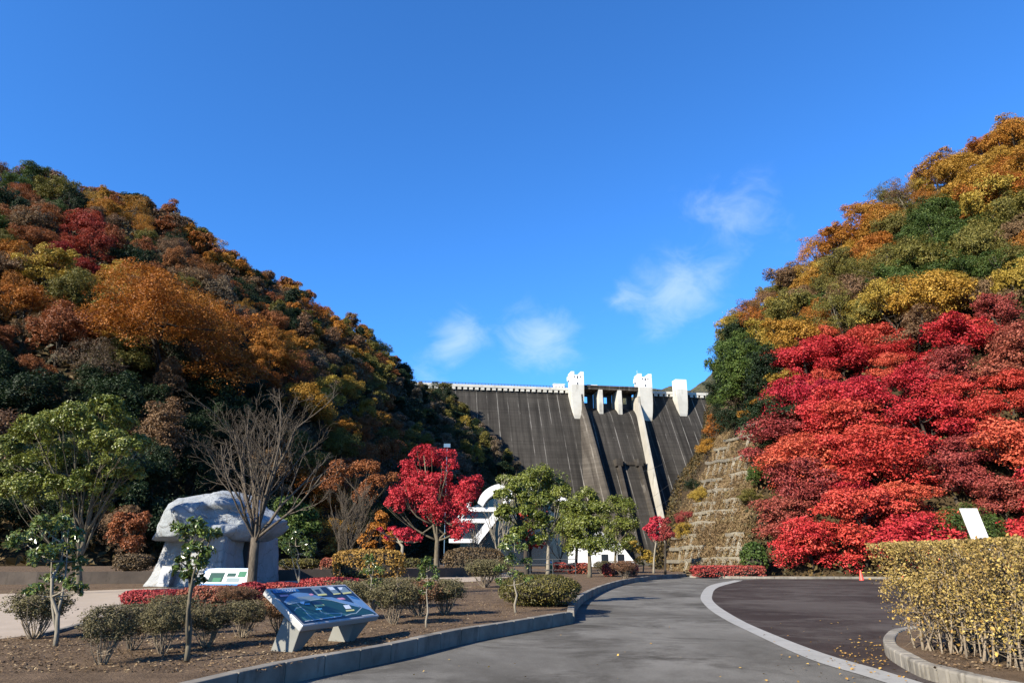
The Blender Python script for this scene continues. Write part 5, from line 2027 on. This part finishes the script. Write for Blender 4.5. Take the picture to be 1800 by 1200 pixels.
def text(body, size, origin, xdir, ydir, parent, m, name='lettering', align='LEFT'):
    cu = bpy.data.curves.new(name, 'FONT')
    cu.body = body
    cu.size = size
    cu.extrude = .0008
    cu.align_x = align
    cu.materials.append(m)
    o = bpy.data.objects.new(name, cu)
    COL.objects.link(o)
    x, y = Vector(xdir).normalized(), Vector(ydir).normalized()
    z = x.cross(y)
    mm = Matrix((x, y, z)).transposed().to_4x4()
    mm.translation = Vector(origin)
    o.parent = parent
    o.matrix_local = mm
    bpy.context.view_layer.update()
    me = bpy.data.meshes.new_from_object(o.evaluated_get(bpy.context.evaluated_depsgraph_get()))
    q = bpy.data.objects.new(name, me)
    COL.objects.link(q)
    q.parent = parent
    q.matrix_local = mm
    bpy.data.objects.remove(o)
    return q


u0_, v0_ = art(290, 358)
text('すいせくらりマ', .07, bp(u0_, v0_ - .012, layer[0] + .004), e1, upd, board, M['plate'])

# panel with pictures before the shelter
M['blue_frame'] = plain('blue_painted_frame', (.05, .22, .52), .4, .06, 3, spec=.5)
pb0 = P(392, 1028, 30.5)
pn = empty('picture_panel', (pb0.x, 30.5, BED), R(-4), 'white picture panel in a blue frame before the boulder shelter', 'information board')
Wp, tilt = 2.15, R(38)
fz = pb0.z - BED
ty, tz = math.sin(tilt), math.cos(tilt)


def pp_(u, v, n_):
    return Vector((u, v * ty * .9 + n_ * -tz, fz + v * tz + n_ * ty))


fb = MB()
fb.add([pp_(u, v, n_) for n_ in (-.07, 0) for (u, v) in ((-Wp / 2, 0), (Wp / 2, 0), (Wp / 2, .86), (-Wp / 2, .86))], [(3, 2, 1, 0), (4, 5, 6, 7), (0, 1, 5, 4), (1, 2, 6, 5), (2, 3, 7, 6), (3, 0, 4, 7)])
fb.build('frame', M['blue_frame'], pn)
ib = MB()
rect = lambda a, b_, c_, d, n_, mi: ib.poly([pp_(a, b_, n_), pp_(c_, b_, n_), pp_(c_, d, n_), pp_(a, d, n_)], mi)
rect(-Wp / 2 + .04, .07, Wp / 2 - .12, .84, .006, 0)
for k, (a, b_, c_, d, mi) in enumerate(((-.75, .14, -.12, .62, 1), (.0, .42, .38, .60, 1), (.48, .40, .82, .68, 2), (.06, .14, .62, .36, 3), (-.55, .15, -.2, .36, 2))):
    rect(a, b_, c_, d, .010 + k * .001, mi)
ib.build('picture_sheet', [M['plate'], amats[ck.index('land')], amats[ck.index('lawn')], amats[ck.index('grey')]], pn)
for x in (-.8, .8):
    lb = MB(); lb.box((x - .05, .12, -.02), (x + .05, .2, fz + .08)); lb.build('leg', M['leg_metal'], pn)

# ------------------------------------------------------------------ white arched building
M['bwhite'] = plain('white_building', (.62, .63, .64), .55, .03, .5)
M['bglass'] = plain('dark_glazing', (.02, .025, .035), .15, .2, .4, spec=.6)
M['bgrey'] = plain('grey_canopy', (.33, .35, .37), .6, .06, .5)
BY = 105.0
bld = empty('arched_building', (P(950, 990, BY).x, BY, BED), 0, 'white building with a sweeping arched roof half hidden by evergreens', 'building')
bO = Vector(bld.location)


def bq(px, py, dy=0.0):
    q = P(px, py, BY)
    return Vector((q.x, BY + dy, q.z)) - bO


outer_ = smooth_line([(840, 884), (847, 869), (861, 857), (880, 851), (905, 852), (938, 858), (975, 868), (1014, 887)], 5)
inner_ = smooth_line([(849, 890), (857, 878), (869, 869), (884, 865), (906, 867), (937, 873), (972, 881), (1004, 894)], 5)
rb = MB()
for i in range(len(outer_) - 1):
    a, b_, c_, d = outer_[i], outer_[i + 1], inner_[i + 1], inner_[i]
    v = [bq(*q, dy) for dy in (-1, 2.2) for q in (a, b_, c_, d)]
    f = [(3, 2, 1, 0), (0, 1, 5, 4), (2, 3, 7, 6), (4, 5, 6, 7)]
    if i == 0: f.append((0, 4, 7, 3))
    if i == len(outer_) - 2: f.append((1, 2, 6, 5))
    rb.add(v, f)
rb.build('roof', M['bwhite'], bld)


def strut(a, b_, wpx, dy0, dy1, m, name):
    mb = MB()
    d = Vector((b_[0] - a[0], b_[1] - a[1])).normalized()
    s = (-d.y * wpx / 2, d.x * wpx / 2)
    q4 = [(a[0] + s[0], a[1] + s[1]), (b_[0] + s[0], b_[1] + s[1]), (b_[0] - s[0], b_[1] - s[1]), (a[0] - s[0], a[1] - s[1])]
    v = [bq(*q, dy) for dy in (dy0, dy1) for q in q4]
    mb.add(v, [(3, 2, 1, 0), (4, 5, 6, 7), (0, 1, 5, 4), (1, 2, 6, 5), (2, 3, 7, 6), (3, 0, 4, 7)])
    return mb.build(name, m, bld)


strut((904, 866), (836, 952), 13, -1.2, .6, M['bwhite'], 'strut')
strut((826, 880), (806, 912), 8, .2, 1.2, M['bwhite'], 'strut')
strut((815, 895), (880, 895), 7, -.4, 8, M['bwhite'], 'floor_slab')
strut((796, 915), (868, 915), 7, -.6, 8, M['bwhite'], 'floor_slab')
strut((790, 950), (842, 950), 7, -.8, 8, M['bwhite'], 'floor_slab')
strut((985, 893), (1030, 890), 7, -2, 6, M['bgrey'], 'canopy')
strut((1000, 912), (1040, 960), 14, -.5, 3, M['bwhite'], 'strut')
strut((1050, 935), (1088, 968), 12, 0, 4, M['bwhite'], 'strut')
mb = MB()
v = [bq(*q, dy) for dy in (-.8, 7) for q in ((1000, 950), (1040, 968), (1085, 950), (1120, 995), (1000, 995))]
mb.add(v, [(0, 5, 6, 1), (1, 6, 7, 2), (2, 7, 8, 3), (4, 9, 5, 0), (3, 8, 9, 4)])
mb.add(v[:5], [(4, 3, 2, 1, 0)])
mb.build('wall', M['bwhite'], bld)
mb = MB()
v = [bq(*q, dy) for dy in (1.2, 9) for q in ((808, 995), (808, 900), (850, 880), (890, 868), (990, 890), (1010, 930), (1010, 995))]
mb.add(v[:7], [(0, 1, 2, 3, 4, 5, 6)])
mb.add(v, [(i, 7 + i, 7 + (i + 1) % 7, (i + 1) % 7) for i in range(7)])
mb.build('glazing', M['bglass'], bld)
for q in ((1062, 985), (1090, 985)):
    mb = MB(); c0 = bq(*q, -.84); mb.add([c0 + Vector((a, 0, b_)) for a, b_ in ((-.5, -.9), (.5, -.9), (.5, .9), (-.5, .9))], [(0, 1, 2, 3)]); mb.build('window', M['bglass'], bld)

# ------------------------------------------------------------------ small things
M['cone'] = plain('orange_red_cone', (.75, .075, .05), .5, .06, 5)
M['rubber'] = plain('black_rubber', (.03, .03, .03), .8, .1, 5)
M['yellow'] = plain('yellow_paint', (.72, .55, .10), .5, .05, 5)
M['binm'] = plain('green_bin', (.10, .34, .16), .5, .08, 5)
c0 = G(1515, 1020.5, .004)
cone = empty('traffic_cone', c0, 0, 'orange red traffic cone at the far kerb of the lot', 'traffic cone')
mb = MB(); mb.tube([(0, 0, .04), (0, 0, .08), (0, 0, .68), (0, 0, .72)], [.17, .15, .05, .03], 16); mb.build('body', M['cone'], cone, True)
mb = MB(); mb.box((-.2, -.2, 0), (.2, .2, .045)); bevel(mb.build('base', M['rubber'], cone), .01)
bar = MB()
for k in range(14):
    bar.tube([(c0.x + .06 + k * .2, c0.y, .56), (c0.x + .26 + k * .2, c0.y, .56)], [.02, .02], 8, k % 2, False)
tag(bar.build('barrier_bar', [M['yellow'], M['rubber']]), 'yellow and black striped bar running from the cone behind the hedge', 'barrier bar')
c1 = G(1515, 1020.5, .004) + Vector((2.95, 0, 0))
cone2 = empty('traffic_cone', c1, 0, 'second traffic cone holding the striped bar behind the yellow hedge', 'traffic cone')
for o in [x for x in cone.children]:
    q = o.copy(); COL.objects.link(q); q.parent = cone2
b0 = G(965, 1006, BED)
bn = empty('litter_bin', b0, 0, 'pale green litter bin beside the pale trunk of the tallest evergreen', 'litter bin')
mb = MB(); mb.tube([(0, 0, 0), (0, 0, .78), (0, 0, .82)], [.26, .36, .37], 14); mb.build('body', M['binm'], bn, True)
mb = MB(); mb.tube([(0, 0, .82), (0, 0, .9), (0, 0, .98)], [.38, .33, .12], 14); mb.build('lid', M['plate'], bn, True)
wp = P(1688, 893, 21)
ws = empty('signboard', (wp.x, 21, 0), 0, 'narrow white signboard leaning above the yellow hedge', 'signboard')
mb = MB()
lean = .21
mb.add([(a + (z - wp.z) * -lean, y, z) for y in (0, .06) for (a, z) in ((0, 1.75), (.5, 1.75), (.5, wp.z), (0, wp.z))], [(0, 1, 2, 3), (7, 6, 5, 4), (0, 4, 5, 1), (1, 5, 6, 2), (2, 6, 7, 3), (3, 7, 4, 0)])
mb.build('panel', M['damwhite'], ws)
for x in (.42,):
    mb = MB(); mb.tube([(x, .12, 0), (x, .12, 2.2)], [.04, .04], 8); mb.build('post', M['rail'], ws)
pp0 = P(785, 820, 95)
pl = MB(); pl.tube([(pp0.x, 95, 0), (pp0.x, 95, P(785, 786, 95).z)], [.06, .045], 8); z_ = P(785, 786, 95).z
pl.box((pp0.x - .45, 94.8, z_), (pp0.x + .45, 95.2, z_ + .5))
M['pole'] = plain('blue_grey_pole', (.10, .20, .32), .5, .1, 1)
tag(pl.build('lamp_post', M['pole']), 'blue grey lamp post rising behind the crimson maple', 'lamp post')

# fallen leaves
def litter(name, region, n, size, m, label, seed, z, zf=None):
    rng = np.random.default_rng(seed)
    c = []
    while len(c) < n:
        x, y = region(rng)
        c.append((x, y, z + rng.random() * .02))
    mb = MB()
    c = np.array(c)
    cards(mb, c, unit(rng.normal(size=c.shape) * .3 + np.array([0, 0, 1])), size, rng, .7, .1)
    tag(mb.build(name, M[m]), label, 'fallen leaves', kind='stuff')


def bed_pt(rng):
    while True:
        px, py = rng.uniform(-60, 1040), 1012 + 170 * rng.random() ** 1.6
        p = G(px, py, BED)
        # inside the bed: on the park side of the kerb
        lim = np.interp(px, [x for x, _ in near_px] + [1040], [y for _, y in near_px] + [1050]) - 32
        if py < lim and not (px < 230 and py < 1118 - .14 * max(0, px - 100)):
            return p.x, p.y


litter('fallen_leaves', bed_pt, 15000, .042, 'litter', 'brown leaf litter on the planting bed', 61, BED + .004)


def lot_pt(rng):
    while True:
        k = rng.random()
        px, py = rng.uniform(1330, 1720), rng.uniform(1090, 1210)
        if k < .72:
            px, py = rng.normal(1530, 45), rng.normal(1150, 18)
        p = G(px, py, 0)
        if rng.random() < .9:
            return p.x, p.y


litter('fallen_leaves', lot_pt, 260, .05, 'litter_yellow', 'yellow leaves dropped round the planter nose', 62, .012)
litter('fallen_leaves', lambda r: tuple(G(r.uniform(560, 1500), 1020 + 175 * r.random(), 0)[:2]), 70, .04, 'litter_yellow', 'few stray leaves on the road', 63, .012)
litter('fallen_leaves', lambda r: tuple((G(r.uniform(1640, 1850), r.uniform(1128, 1178), .17))[:2]), 700, .05, 'litter', 'brown leaves under the yellow hedge', 64, .18)
